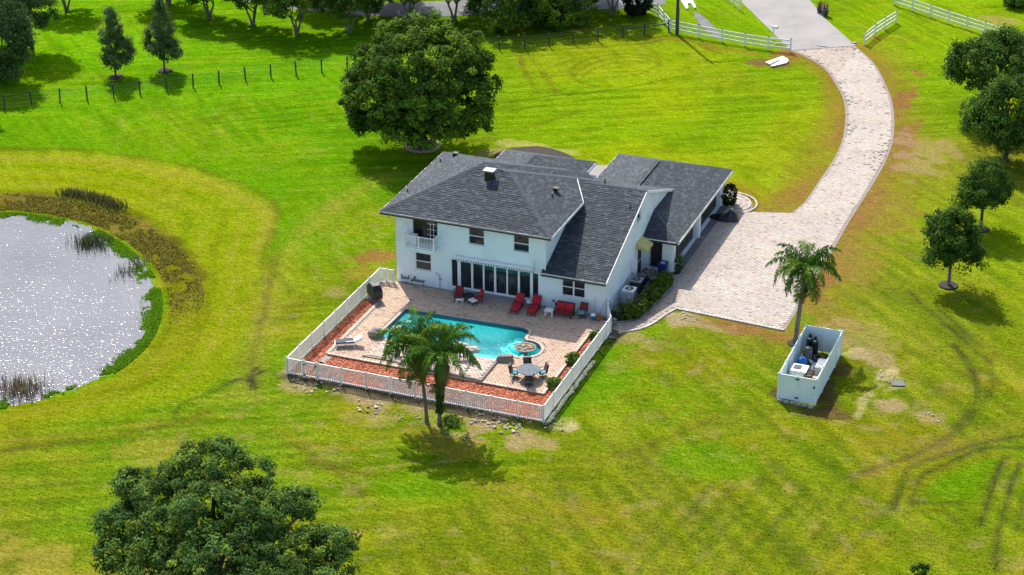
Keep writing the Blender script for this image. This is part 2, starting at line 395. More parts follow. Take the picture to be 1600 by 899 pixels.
# ------------------------------------------------------------------ ground sheet
def spread(a, b, step, lo, hi):
    c = list(np.arange(a, b+1e-6, step)); s = step; x = a
    left = []
    while x > lo: s *= 1.35; x -= s; left.append(x)
    s = step; x = b; right = []
    while x < hi: s *= 1.35; x += s; right.append(x)
    return np.array(left[::-1]+c+right)
gx = spread(-88, 36, 0.26, -900, 900); gy = spread(-30, 112, 0.26, -400, 1500)
GX, GY = np.meshgrid(gx, gy); X = GX.ravel(); Y = GY.ravel()
samples = [(50,150,112,180,8),(250,60,132,196,10),(400,100,120,186,10),(250,180,120,186,10),(500,150,115,180,10),(100,210,126,186,15),(450,220,108,178,10),(530,260,112,172,15),
(200,262,162,182,25),(350,290,165,184,30),(60,270,160,182,20),(380,400,152,174,32),(330,480,142,168,28),(340,560,140,162,34),(250,620,132,156,30),(500,330,120,172,22),(480,440,142,160,44),
(100,670,150,162,46),(200,720,158,160,56),(60,800,138,152,44),(100,870,148,152,62),(350,660,148,152,58),(480,700,140,142,54),(560,780,134,152,42),(620,720,138,146,44),(700,850,150,162,42),
(850,720,150,158,38),(900,800,138,148,44),(950,600,130,168,24),(1000,680,135,162,34),(1100,560,130,164,28),(1150,650,120,152,26),(1200,750,134,148,44),(1100,850,138,152,40),(1300,850,140,158,34),
(1350,700,138,148,46),(1500,750,120,162,20),(1550,600,140,158,34),(1400,550,146,156,58),(1450,480,140,162,30),(1550,400,150,184,18),(1330,480,142,154,60),(1400,400,152,156,66),(1420,250,158,158,68),
(1450,150,160,182,36),(1500,80,150,188,18),(1400,50,146,180,22),(900,90,165,184,34),(1000,150,165,190,22),(1100,200,170,190,26),(900,200,175,196,26),(1200,150,160,178,26),(1250,250,160,170,44),
(1150,280,165,188,28),(900,30,120,160,20),(1150,30,140,184,18),(680,220,112,134,34),(1580,850,148,160,46),(700,-20,120,160,20),(200,-40,120,180,12),(1500,-30,150,185,20)]
acc = np.zeros((len(X), 3)); ws = np.full(len(X), 1e-12)
wx = X+4*(fbm(X, Y, 9, 3)-0.5)*2; wy = Y+4*(fbm(X, Y, 9, 9)-0.5)*2
for (u, v, r, g, b) in samples:
    p = at(u, v); d2 = (wx-p[0])**2+(wy-p[1])**2; k = np.exp(-d2/(2*5.5**2))+1e-7/(1+d2); acc += k[:, None]*np.array(alb(r*0.985, g*1.01, b, 2.22)); ws += k
C = acc/ws[:, None]
def blend(mask, col, s=1.0):
    global C
    k = np.clip(mask*s, 0, 1)[:, None]; C = C*(1-k)+np.array(col)*k
STRAW = alb(196, 178, 108); DRY = alb(172, 150, 84); BARE = alb(196, 172, 140); SAND = alb(222, 206, 176); DARKG = alb(84, 112, 22); MUD = alb(62, 54, 44); RUST = alb(172, 126, 80); LUSH = alb(104, 176, 8); BROWN = alb(120, 104, 48)
n1 = fbm(X, Y, 5.0, 21, 5); n2 = fbm(X, Y, 2.0, 31, 4); n3 = fbm(X, Y, 16.0, 41, 4); n4 = fbm(X+0.6*Y, Y*2.2, 3.0, 51, 4)
near = sstep(55, 5, Y)*0.75+0.25
def streak(ang, la, lw, seed):          # mowing streaks: noise drawn out along one heading
    c_, q_ = math.cos(ang), math.sin(ang); return fbm((X*c_+Y*q_)/la*lw, -X*q_+Y*c_, lw, seed, 3)
st1, st2, st3 = streak(0.35, 9, 1.0, 131), streak(2.2, 8, 0.9, 141), streak(1.15, 7, 0.8, 151)
reg = sstep(0.42, 0.58, n3); stx = st1*reg+st2*(1-reg)
blend(sstep(0.5, 0.66, stx)*near, STRAW, 0.22); blend(sstep(0.5, 0.36, stx)*near, DARKG, 0.20)
blend(sstep(0.54, 0.70, n1)*near, alb(178, 160, 50), 0.38); blend(sstep(0.50, 0.68, n4)*near*sstep(0.4, 0.6, st3), RUST, 0.20); blend(sstep(0.52, 0.68, n3), LUSH, 0.45); blend(sstep(0.50, 0.72, n2), DARKG, 0.24); blend(sstep(0.52, 0.66, fbm(X, Y, 0.9, 177, 3)), alb(104, 122, 26), 0.18*near)
st4, st5 = streak(0.5, 6, 0.45, 231), streak(2.4, 6, 0.45, 241); stf = st4*reg+st5*(1-reg); blend(sstep(0.52, 0.68, stf), alb(190, 205, 60), 0.22); blend(sstep(0.48, 0.34, stf), DARKG, 0.26)
blend(sstep(0.60, 0.70, fbm(X, Y, 1.1, 77, 3))*near*sstep(.4, .6, n1), BARE, 0.35)
jx = X+0.9*(fbm(X, Y, 2.5, 61)-0.5); jy = Y+0.9*(fbm(X, Y, 2.5, 67)-0.5)
# mown ring round the pond, with its worn rim
ring = smooth_poly(atl([(-200, 236), (0, 232), (150, 237), (280, 258), (380, 290), (427, 322), (430, 352), (414, 395), (418, 440), (400, 520), (360, 590), (250, 640), (100, 664), (-60, 675), (-300, 640), (-400, 400)]))
ri = inpoly(jx, jy, ring); rd = dline(jx, jy, ring, True)
blend(ri*sstep(0, 1.2, rd), alb(166, 180, 30), 0.55); blend((1-ri)*sstep(9, 1, rd)*sstep(14, 20, Y), alb(104, 172, 8), 0.6); blend(np.exp(-(rd/0.4)**2)*(0.3+1.0*n2)*(Y > 12), BROWN, 0.5)
rim2 = dline(jx, jy, smooth_poly(atl([(0, 246), (150, 250), (290, 274), (370, 304), (410, 330), (416, 356), (400, 392)]), False)); blend(np.exp(-(rim2/0.6)**2), STRAW, 0.45)
for k in range(2, 9):
    blend(ri*np.exp(-((rd-k*1.35)/0.28)**2)*(0.3+n2), DARKG if k % 2 else STRAW, 0.28)
# wheel tracks and worn paths: (points, half width, colour, strength)
tracks = [([(620, 270), (540, 310), (480, 360), (440, 420), (415, 500), (396, 560), (380, 610)], 1.6, STRAW, 0.30),
 ([(430, 385), (424, 430), (405, 520), (385, 590)], 0.35, MUD, 0.22), ([(445, 375), (430, 430), (412, 500)], 0.25, MUD, 0.2), ([(400, 575), (392, 588), (410, 580)], 0.35, MUD, 0.6), ([(350, 600), (375, 593), (400, 598)], 0.3, MUD, 0.4), ([(392, 592), (398, 606)], 0.5, MUD, 0.7),
 ([(275, 650), (276, 638), (290, 628), (330, 612), (380, 590)], 0.28, MUD, 0.45), ([(0, 705), (80, 694), (180, 680), (270, 660), (330, 642)], 0.5, BROWN, 0.5), ([(0, 690), (120, 678), (250, 655)], 0.35, DRY, 0.5),
 ([(808, 86), (818, 110), (840, 148)], 0.2, BROWN, 0.55), ([(813, 86), (823, 110), (845, 148)], 0.18, BROWN, 0.4), ([(822, 84), (845, 112), (868, 146)], 0.2, BROWN, 0.55), ([(828, 84), (851, 112), (874, 146)], 0.18, BROWN, 0.4), ([(830, 148), (850, 140), (880, 142)], 0.25, BROWN, 0.4), ([(890, 112), (915, 94), (975, 84), (1024, 90), (1032, 104)], 0.25, BROWN, 0.42), ([(895, 120), (922, 100), (980, 89), (1020, 95), (1026, 104), (990, 118)], 0.22, BROWN, 0.45), ([(905, 126), (930, 106), (980, 95), (1012, 99)], 0.22, BROWN, 0.4), ([(890, 112), (900, 126), (930, 134)], 0.25, BROWN, 0.45), ([(940, 106), (965, 112), (1000, 110)], 0.2, BROWN, 0.35), ([(950, 118), (945, 128), (955, 135)], 0.2, BROWN, 0.35), ([(852, 98), (900, 86), (980, 79), (1040, 84)], 0.22, BROWN, 0.3), ([(860, 105), (890, 95), (930, 86)], 0.22, BROWN, 0.3),
 ([(790, 160), (860, 150), (960, 140), (1060, 120)], 0.3, DARKG, 0.5), ([(800, 172), (900, 158), (1000, 148)], 0.3, DARKG, 0.4), ([(800, 82), (900, 76), (1000, 68), (1050, 58)], 0.3, BROWN, 0.5), ([(560, 240), (760, 215), (900, 175)], 0.5, BROWN, 0.3),
 ([(1420, 455), (1470, 500), (1520, 545), (1545, 565)], 0.32, MUD, 0.5), ([(1470, 485), (1530, 540)], 0.3, MUD, 0.45), ([(1490, 540), (1520, 580), (1526, 620), (1500, 660), (1470, 690), (1420, 715), (1330, 745)], 0.42, MUD, 0.5), ([(1545, 560), (1550, 600), (1520, 650), (1470, 700)], 0.35, MUD, 0.35),
 ([(1398, 795), (1412, 750), (1425, 728), (1470, 712), (1540, 690), (1600, 680)], 0.4, MUD, 0.55), ([(1425, 785), (1438, 745), (1480, 725), (1540, 700), (1600, 700)], 0.36, MUD, 0.5), ([(1570, 715), (1550, 760), (1535, 820)], 0.35, MUD, 0.5), ([(1595, 725), (1575, 775), (1560, 840), (1555, 890)], 0.35, MUD, 0.55), ([(1600, 770), (1590, 830)], 0.35, MUD, 0.4),
 ([(1430, 785), (1500, 785)], 0.3, MUD, 0.4), ([(1420, 800), (1470, 798), (1500, 820)], 0.3, BROWN, 0.5), ([(1340, 745), (1400, 730), (1480, 700)], 0.8, DRY, 0.4), ([(1370, 690), (1500, 690), (1600, 660)], 1.4, DRY, 0.35),
 ([(560, 690), (640, 670), (700, 660)], 0.4, DRY, 0.4), ([(450, 690), (520, 730), (570, 775)], 0.35, BROWN, 0.5), ([(430, 670), (500, 700), (560, 700)], 0.4, RUST, 0.35), ([(480, 720), (540, 735), (600, 745)], 0.4, BROWN, 0.5), ([(850, 735), (1000, 700), (1150, 640)], 0.5, BROWN, 0.25)]
for k in range(11):
    u = 955+k*38; tracks.append(([(u, 899), (u+45, 845), (u+95, 790), (u+120, 750)], 0.42, DARKG, 0.38 if k % 2 else 0.24))
for k in range(6):
    v = 176+k*9; tracks.append(([(330, v-10), (430, v-22), (530, v-34)], 0.3, DARKG, 0.25))
for P_, hw, c_, s_ in tracks:
    W_ = smooth_poly(atl(P_), False, 5); d = dline(X+.25*(jx-X), Y+.25*(jy-Y), W_); blend(np.exp(-(d/(hw*0.7))**2)*(0.65+1.0*(n2-0.3)), c_, min(0.9, s_*1.3))
# worn, dry edges along the drive and bare soil
dd = np.where(inpoly(X, Y, drive), 0, dline(X, Y, drive, True))
eb = sstep(2.6, 0.2, dd+1.6*(n2-0.5))*sstep(14, 20, Y+0.2*X*0)
blend(eb*sstep(0.35, 0.6, n1+0.15), RUST, 0.62); blend(sstep(5.5, 0.5, dd+3*(n1-0.5))*(X > 4), DRY, 0.45)
bare = [(480, 592, 46, 12, BARE, .7), (560, 610, 60, 12, BARE, .75), (640, 632, 60, 16, BARE, .7), (740, 660, 70, 16, BARE, .85), (810, 682, 46, 10, BARE, .7), (874, 664, 14, 8, SAND, .9), (590, 655, 30, 8, BARE, .5), (680, 690, 60, 10, DRY, .6),
 (1390, 592, 18, 12, SAND, .8), (1370, 598, 10, 6, SAND, .7), (1355, 626, 6, 14, SAND, .6), (1392, 632, 16, 6, BARE, .5), (1335, 555, 16, 6, SAND, .7), (1372, 562, 30, 6, BARE, .7), (1300, 560, 14, 20, DRY, .7), (1292, 600, 22, 30, alb(120, 90, 62), .8), (1270, 640, 36, 8, alb(120, 90, 62), .7), (1222, 622, 16, 12, alb(104, 74, 54), .8), (1400, 632, 14, 8, BARE, .7), (1455, 650, 14, 6, BARE, .6), (1060, 497, 20, 9, SAND, .9), (1085, 503, 40, 8, BARE, .8), (1160, 510, 50, 7, RUST, .7), (1010, 530, 40, 10, BARE, .7), (1220, 527, 20, 8, RUST, .7), (985, 560, 16, 10, DRY, .7), (955, 575, 12, 8, BARE, .6),
 (596, 398, 26, 14, RUST, .8), (560, 430, 22, 12, DRY, .6), (530, 455, 18, 10, BARE, .4), (470, 570, 20, 10, BARE, .5), (1230, 88, 40, 10, RUST, .8), (1200, 100, 36, 9, alb(150, 110, 80), .8), (1060, 62, 60, 5, RUST, .6), (1140, 78, 60, 5, RUST, .55), (1380, 60, 30, 6, RUST, .5), (1570, 34, 40, 12, BARE, .6), (780, 240, 40, 8, BARE, .7), (840, 230, 70, 6, SAND, .55), (1235, 305, 20, 20, RUST, .5), (1406, 160, 14, 60, RUST, .85), (1412, 230, 20, 44, RUST, .85), (1355, 330, 20, 34, RUST, .8), (1295, 430, 24, 34, RUST, .75), (1440, 240, 46, 40, BARE, .6), (1400, 330, 40, 34, DRY, .65), (1340, 410, 36, 34, DRY, .6), (1290, 500, 40, 24, DRY, .6), (1330, 520, 40, 20, BARE, .4), (1310, 120, 10, 40, RUST, .6), (1320, 190, 10, 40, RUST, .6), (330, 30, 20, 6, DRY, .3), (160, 40, 30, 10, DRY, .25), (240, 700, 40, 12, STRAW, .4), (60, 880, 60, 16, STRAW, .5), (850, 790, 60, 16, DRY, .3)]
for u, v, ru, rv, c_, s_ in bare:
    p = at(u, v); q = ((jx-p[0])/(ru/18))**2+((jy-p[1])/(rv/8.0))**2
    blend(sstep(1.3, 0.5, q+4.5*(fbm(X, Y, 1.5, 91)-0.5)), c_, s_)
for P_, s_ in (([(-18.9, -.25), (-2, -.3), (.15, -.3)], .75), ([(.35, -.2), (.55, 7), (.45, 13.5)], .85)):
    d = dline(jx, jy, P_); blend(np.exp(-(d/0.42)**2)*(.5+n2), alb(58, 50, 40), s_)  # darker band along the outer foot of the near and side fences
lush = smooth_poly(atl([(1440, 765), (1465, 740), (1540, 712), (1570, 716), (1550, 752), (1530, 785), (1470, 782)])); blend(inpoly(jx, jy, lush)*sstep(0, 1, dline(X, Y, lush, True)), alb(112, 172, 10), 0.55)
for u, v, ru, rv in [(690, 655, 30, 8), (660, 760, 60, 14), (940, 590, 40, 40), (1250, 500, 20, 12), (880, 640, 20, 20), (1110, 720, 60, 20)]:
    p = at(u, v); q = ((jx-p[0])/(ru/18))**2+((jy-p[1])/(rv/8.0))**2; blend(sstep(1.5, 0.3, q), alb(108, 172, 14), 0.5)
# pond bank: slope, brown growth, wet edge
inside = inpoly(X, Y, POND); pd = dline(X, Y, POND, True); sd_ = np.where(inside, -pd, pd)
Z = np.zeros(len(X)); Z = np.where(sd_ < 4.2, -0.5+0.5*sstep(0.0, 4.2, sd_)+0.0, Z); Z = np.where(sd_ < 0, -0.5+np.maximum(sd_*0.35, -1.2), Z)
Z = np.where(sd_ < 0, Z-0.03, Z)
side = sstep(1.0, 12.0, Y-0.35*(X+40)+4*(n2-0.5))          # the far and right bank carries the tall brown growth
bw = sstep(4.6, 3.4, sd_+1.6*(n2-0.5))*sstep(0.4, 1.2, sd_+1.0*(n1-0.5))
blend(bw*(0.4+0.6*side), alb(124, 116, 36), 0.75); blend(bw*side*sstep(0.5, 0.62, n2), alb(156, 134, 78), 0.6); blend(bw*side*sstep(0.5, 0.35, n4), alb(84, 82, 28), 0.6)
blend(sstep(0.9, 0.2, sd_+1.4*(n2-0.5))*(sd_ > -0.5), alb(96, 170, 26), 0.7)
blend(sd_ < -0.4, alb(90, 86, 80))
# the sheet dips out of sight below the pool terrace, so that the basin has room
dip = (X > -16.9) & (X < -2.0) & (Y > 3.9) & (Y < 14.5); Z = np.where(dip, -2.4, Z)
lump = (fbm(X, Y, 2.2, 111, 3)-0.5)*0.10+(fbm(X, Y, 0.8, 121, 2)-0.5)*0.07; flatm = sstep(0.2, 1.6, np.minimum(dd, np.where((X > -19.5) & (X < 1) & (Y > -0.4) & (Y < 45), 0, 2.0)))
LANE = [tuple(p[:2]) for p in atl([(330, -5), (430, 11), (520, 21), (600, 26), (700, 26), (850, 18), (1000, 13), (1040, 7), (1040, -13), (850, -3), (600, 5), (430, -9)])]
for q_ in (ROAD, LANE): flatm = np.where(inpoly(X, Y, q_), 0, flatm*sstep(0.1, 1.0, dline(X, Y, q_, True)))
Z = np.where(sd_ > 0, Z+(lump-0.02)*flatm*(dd > 0), Z)
ny, nx = GX.shape; idx = np.arange(nx*ny).reshape(ny, nx)
F = np.stack([idx[:-1, :-1], idx[:-1, 1:], idx[1:, 1:], idx[1:, :-1]], -1).reshape(-1, 4)
gr = sstep(0.0, 0.12, C[:, 1]-C[:, 2]-0.02); C[:, 2] *= 1-0.6*gr; C = np.clip(C, 0.0012, 0.9)

gm = bpy.data.materials.new('lawn'); gm.use_nodes = True; t = gm.node_tree; N = t.nodes; L = t.links; b = N['Principled BSDF']
b.inputs['Roughness'].default_value = 0.95; b.inputs['Specular IOR Level'].default_value = 0.0
a = N.new('ShaderNodeAttribute'); a.attribute_name = 'Col'; tc = N.new('ShaderNodeTexCoord')
def gnoise(s, det, lo, hi, p0, p1, rough=0.65):
    n = N.new('ShaderNodeTexNoise'); n.inputs['Scale'].default_value = s; n.inputs['Detail'].default_value = det; n.inputs['Roughness'].default_value = rough; L.new(tc.outputs['Object'], n.inputs['Vector'])
    r = N.new('ShaderNodeMapRange'); r.inputs[1].default_value = p0; r.inputs[2].default_value = p1; r.inputs[3].default_value = lo; r.inputs[4].default_value = hi; L.new(n.outputs[0], r.inputs[0]); return n, r
f1, r1 = gnoise(5.0, 6, 0.58, 1.42, 0.32, 0.68, 0.75)
mp = N.new('ShaderNodeMapping'); mp.inputs['Rotation'].default_value = (0, 0, 0.6); mp.inputs['Scale'].default_value = (0.8, 4.2, 1); L.new(tc.outputs['Object'], mp.inputs['Vector'])
f2, r2 = gnoise(1.3, 6, 0.68, 1.32, 0.33, 0.67, 0.75); L.new(mp.outputs[0], f2.inputs['Vector'])
ml = N.new('ShaderNodeMath'); ml.operation = 'MULTIPLY'; L.new(r1.outputs[0], ml.inputs[0]); L.new(r2.outputs[0], ml.inputs[1])
sc = N.new('ShaderNodeVectorMath'); sc.operation = 'SCALE'; L.new(a.outputs['Color'], sc.inputs[0]); L.new(ml.outputs[0], sc.inputs[3])
f3, r3 = gnoise(1.3, 5, 0.0, 0.6, 0.52, 0.70); L.new(mp.outputs[0], f3.inputs['Vector']); hs = N.new('ShaderNodeHueSaturation'); hs.inputs['Hue'].default_value = 0.462; hs.inputs['Value'].default_value = 1.05; hs.inputs['Saturation'].default_value = 0.9
L.new(sc.outputs[0], hs.inputs['Color']); mx = N.new('ShaderNodeMix'); mx.data_type = 'RGBA'; L.new(r3.outputs[0], mx.inputs[0]); L.new(sc.outputs[0], mx.inputs[6]); L.new(hs.outputs[0], mx.inputs[7])
L.new(mx.outputs[2], b.inputs['Base Color'])
bp = N.new('ShaderNodeBump'); bp.inputs['Strength'].default_value = 0.7; bp.inputs['Distance'].default_value = 0.10; L.new(f1.outputs[0], bp.inputs['Height']); L.new(bp.outputs[0], b.inputs['Normal'])
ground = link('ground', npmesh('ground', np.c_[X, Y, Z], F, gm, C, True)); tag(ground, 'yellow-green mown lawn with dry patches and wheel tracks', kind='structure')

# pond water
big = POND+(POND-POND.mean(0))/np.linalg.norm(POND-POND.mean(0), axis=1)[:, None]*0.5
water = obj('water', flat_poly(big, -0.51), M['pondwater']); tag(water, 'grey rippled water of the round pond', kind='structure')
# ------------------------------------------------------------------ paving
def pave(name, poly, z, L_, W_, parent, x0, x1, y0, y1, rot=0.0, holes=(), margin=0.05, h=0.035, base=(1, 1, 1), gap=0.022, var=0.16, seed=1, hm=0.3, patch=None):
    rg = np.random.default_rng(seed); c, q = math.cos(rot), math.sin(rot)
    nx_, ny_ = int((x1-x0)/L_)+2, int((y1-y0)/W_)+2
    I, J = np.meshgrid(np.arange(nx_), np.arange(ny_)); U = x0+(I+0.5*(J % 2))*L_; V = y0+J*W_; U = U.ravel(); V = V.ravel()
    mx_, my_ = (x0+x1)/2, (y0+y1)/2; Xp = mx_+(U-mx_)*c-(V-my_)*q; Yp = my_+(U-mx_)*q+(V-my_)*c
    k = inpoly(Xp, Yp, poly) & (dline(Xp, Yp, poly, True) > margin+min(L_, W_)*0.45)
    for hh in holes: k &= ~inpoly(Xp, Yp, hh) & (dline(Xp, Yp, hh, True) > hm)
    Xp, Yp = Xp[k], Yp[k]; n = len(Xp)
    col = np.array(base)*(1+var*(rg.random(n)-0.5)*2)[:, None]*(1+0.06*(rg.random((n, 3))-0.5)*2)
    pp = fbm(Xp, Yp, 2.5, seed+5)[:, None]; col = col*(0.86+0.28*pp)
    dk = rg.random(n) < np.where(Yp > 50, 0.02+0.2*sstep(1.5, 0.3, dline(Xp, Yp, poly, True))*(fbm(Xp, Yp, 3.0, 12) > .45), 0.045); col[dk] *= np.where(Yp[dk] > 50, 0.35, 0.66)[:, None]
    if patch is not None: col = patch(Xp, Yp, col)
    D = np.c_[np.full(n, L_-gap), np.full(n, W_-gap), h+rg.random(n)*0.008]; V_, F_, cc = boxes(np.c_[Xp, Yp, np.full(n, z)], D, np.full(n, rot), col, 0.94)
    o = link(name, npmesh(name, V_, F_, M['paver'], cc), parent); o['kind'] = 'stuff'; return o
def edging(name, path, z, w_, L_, parent, h=0.05, base=(1.03, 1.03, 1.04), seed=3, closed=False):
    """a course of edge blocks laid end to end along a path"""
    P = np.asarray(path, float)[:, :2]
    if closed: P = np.vstack([P, P[:1]])
    s = np.r_[0, np.cumsum(np.hypot(*np.diff(P, axis=0).T))]; n = max(1, int(s[-1]/L_)); rg = np.random.default_rng(seed)
    q = (np.arange(n)+0.5)*s[-1]/n; cx = np.interp(q, s, P[:, 0]); cy = np.interp(q, s, P[:, 1]); e = 0.3*L_
    ax = np.interp(q+e, s, P[:, 0])-np.interp(q-e, s, P[:, 0]); ay = np.interp(q+e, s, P[:, 1])-np.interp(q-e, s, P[:, 1]); ang = np.arctan2(ay, ax)
    col = np.array(base)*(1+0.15*(rg.random(n)-0.5)*2)[:, None]
    D = np.c_[np.full(n, s[-1]/n-0.015), np.full(n, w_), h+rg.random(n)*0.006]; V_, F_, cc = boxes(np.c_[cx, cy, np.full(n, z)], D, ang, col, 0.96)
    o = link(name, npmesh(name, V_, F_, M['paver'], cc), parent); o['kind'] = 'stuff'; return o

driveway = obj('driveway', flat_poly(drive, 0.012), M['joint']); tag(driveway, 'curving driveway of pale pinkish block paving', kind='structure')
Dn = np.array(drive)
beds = []
hb = [tuple(p) for p in smooth_poly(atl([(957, 500), (975, 503), (1000, 493), (1030, 468), (1054, 444), (1046, 436), (1034, 432), (1012, 440), (985, 460), (962, 478)])[:, :2], True, 3)]; beds.append(hb)
pb = [tuple(p[:2]) for p in atl([(1046, 432), (1062, 431), (1070, 420), (1050, 417.5)])]; beds.append(pb)
PB = (1.03, .985, .955)
def drivecol(x, y, c):
    far = sstep(36, 60, y)[:, None]; return c*(1.04+0.08*far)
pave('paver', drive, 0.012, 0.27, 0.17, driveway, -9, 18, 12, 84, 0.0, beds, 0.16, base=tuple(1.06*q for q in PB), var=0.12, seed=2, hm=0.2, patch=lambda x, y, c: c*np.where(x < 2.9, 0.9, 1.03)[:, None]*np.where(x[:, None] < 2.9, (1.02, .97, .93), (1, 1, 1)))  # pavers beside house and garage darker and pinker: shade put into their colour
rim = np.array(pth([(1340, 74), (1366, 100), (1385, 135), (1396, 170), (1396, 215), (1385, 250), (1366, 285), (1330, 342), (1292, 408), (1258, 465), (1226, 517)]))
edging('edge_block', [tuple(at(1225, 516.6)[:2]), tuple(at(1140, 499.3)[:2]), tuple(at(1058, 482.7)[:2])], 0.012, 0.3, 0.3, driveway, h=0.07, base=(1.0, 1.05, 1.08))
edging('edge_block', pth([(1058, 482), (1040, 492), (1018, 507), (997, 515), (966, 521)]), 0.012, 0.22, 0.25, driveway, h=0.06)
edging('edge_block', hb, 0.012, 0.14, 0.25, driveway, base=(0.9, 0.95, 1.0), closed=True)
edging('edge_block', pb, 0.012, 0.14, 0.25, driveway, base=(0.9, 0.95, 1.0), closed=True)
_pc = at(1139, 318)[:2]
for rr in (0.75, 1.25, 1.75, 2.25):
    a0, a1 = (-60, 110); edging('edge_block', [(_pc[0]+rr*math.cos(math.radians(a)), _pc[1]+rr*math.sin(math.radians(a))) for a in range(a0, a1, 8)], 0.052, 0.16, 0.22, driveway, h=0.03)
for i_, b_ in enumerate(beds):
    o = obj('mulch_bed', flat_poly(b_, 0.06), M['darkmulch']); tag(o, ['dark mulch bed under the long hedge', 'small dark mulch bed at the garage corner'][i_], kind='structure')
ob = [tuple(p) for p in smooth_poly(atl([(772, 243), (800, 233), (840, 229.5), (872, 236), (898, 249), (870, 256), (800, 254)])[:, :2], True, 4)]
tag(obj('mulch_bed', flat_poly(ob, 0.05), M['darkmulch']), 'dark mulch bed on the front lawn behind the house', kind='structure')
lip = [tuple(p[:2]) for p in atl([(905, 262), (940, 258), (965, 262), (962, 285), (930, 290), (900, 280)])]
tag(obj('front_walk', flat_poly(lip, 0.03), M['concrete']), 'pale front walk between the house wings', kind='structure')
road = obj('road', flat_poly([tuple(p) for p in ROAD], 0.02), M['concrete']); tag(road, 'pale concrete road leading to the paved drive', kind='structure')
lane_px = [(330, -14), (430, 2), (520, 12), (600, 17), (700, 17), (850, 9), (1000, 4), (1040, -2), (1040, -22), (850, -12), (600, -4), (430, -18)]
tag(obj('lane', flat_poly([tuple(p[:2]) for p in atl([(u, v+9) for u, v in lane_px])], 0.018), M['asphalt']), 'grey lane behind the row of trees', kind='structure')
strip = [tuple(p[:2]) for p in smooth_poly(atl([(1084, 20), (1092, 21), (1108, 34), (1122, 50), (1128, 60), (1117, 58), (1102, 46), (1090, 34)]), True, 3)]
tag(obj('drain_strip', flat_poly(strip, 0.02), M['asphalt']), 'narrow grey strip of bare paving on the grass', kind='structure')
for u, v, w_ in [(1284, 72.5, 0.95), (1334, 67.5, 0.6)]:
    p = at(u, v); b = MB(); b.box((p[0], p[1], 0.05), (w_, 0.28, 0.06))
    for k in range(6): b.box((p[0]-w_/2+(k+0.5)*w_/6, p[1], 0.085), (0.06, 0.24, 0.012))
    tag(obj('drain_grate', b, M['grey']), 'grey drain grate where the road meets the pavers, ' + ('larger one' if w_ > 0.8 else 'smaller one beside the fence'), 'drain grate', 'drain grates')

# ------------------------------------------------------------------ pool terrace
terrace = obj('terrace', flat_poly(patio, ZP-0.012, [pool]), M['joint']); tag(terrace, 'block paved pool terrace behind the house', kind='structure')
sk = MB(); n = len(patio)
for i in range(n):
    a_, b_ = patio[i], patio[(i+1) % n]; sk.poly([(a_[0], a_[1], -0.3), (b_[0], b_[1], -0.3), (b_[0], b_[1], ZP-0.012), (a_[0], a_[1], ZP-0.012)])
obj('terrace_edge', sk, M['joint'], terrace)
LITE = (1.24, 1.0, 0.84)
pave('paver', patio, ZP-0.012, 0.28, 0.17, terrace, -19, 0, 3, 16, 0.0, [pool], 0.16, base=LITE, var=0.13, seed=9, hm=0.34, patch=lambda x, y, c: c*(1, .985, .97))
edging('edge_block', [(-17.4, 12.1), (-17.4, 3.43), (-1.33, 3.43), (-1.33, 12.9)], ZP-0.012, 0.26, 0.3, terrace, base=(1.15, 1.03, 0.92), h=0.045)
pc = np.array(pool); pm = pc.mean(0)
off = []
for i in range(len(pc)):
    a_, b_, c_ = pc[i-1], pc[i], pc[(i+1) % len(pc)]; t1 = (b_-a_)/np.linalg.norm(b_-a_); t2 = (c_-b_)/np.linalg.norm(c_-b_); nn = np.array([-(t1+t2)[1], (t1+t2)[0]]); nn /= max(np.linalg.norm(nn), 1e-6); off.append(b_+nn*0.0)
area = sum(pc[i-1][0]*pc[i][1]-pc[i][0]*pc[i-1][1] for i in range(len(pc))); sgn = -1 if area > 0 else 1
def offset(P, d):
    r = []
    for i in range(len(P)):
        t1 = P[i]-P[i-1]; t1 = t1/np.linalg.norm(t1); t2 = P[(i+1) % len(P)]-P[i]; t2 = t2/np.linalg.norm(t2)
        n1_ = np.array([-t1[1], t1[0]]); n2_ = np.array([-t2[1], t2[0]]); bs = n1_+n2_; bs /= max(np.linalg.norm(bs), 1e-6); r.append(P[i]+bs*d/max(0.5, bs@n1_))
    return np.array(r)
edging('coping', offset(pc, sgn*0.15), ZP-0.012, 0.22, 0.3, terrace, base=(1.1, 0.98, 0.86), h=0.05, closed=True)

swim = thing('swimming_pool', 'turquoise swimming pool with a round spa at one end', 'pool', (pm[0], pm[1], ZP))
b = MB(); n = len(pool)
for i in range(n):
    a_, c_ = pool[i], pool[(i+1) % n]
    b.poly([(a_[0], a_[1], -1.5), (a_[0], a_[1], ZP-0.30), (c_[0], c_[1], ZP-0.30), (c_[0], c_[1], -1.5)])
fl = flat_poly(pool, -1.35); b.add(fl.v, fl.f)
obj('basin', b, M['plaster'], swim)
b = MB()
for i in range(n):
    a_, c_ = pool[i], pool[(i+1) % n]; b.poly([(a_[0], a_[1], ZP-0.30), (a_[0], a_[1], ZP+0.02), (c_[0], c_[1], ZP+0.02), (c_[0], c_[1], ZP-0.30)])
obj('waterline_tile', b, M['tile'], swim)
b = MB(); sx, sy = _sc[0], _sc[1]
st = at(800, 522, ZP)
for k, (rr, zz) in enumerate([(1.9, -0.75), (1.4, -0.48), (0.9, -0.22)]):
    b.prism([(-5.42-rr*math.sin(t_)*1.0, 11.12-rr*math.cos(t_)*1.0) for t_ in np.linspace(0.05, 1.5, 7)]+[(-5.42, 11.12)], -1.34, zz)
obj('pool_step', b, M['plaster'], swim)
b = MB(); b.prism([(sx+1.14*math.cos(t_), sy+1.14*math.sin(t_)) for t_ in np.linspace(0, 2*math.pi, 25)[:-1]], -1.34, -0.8)
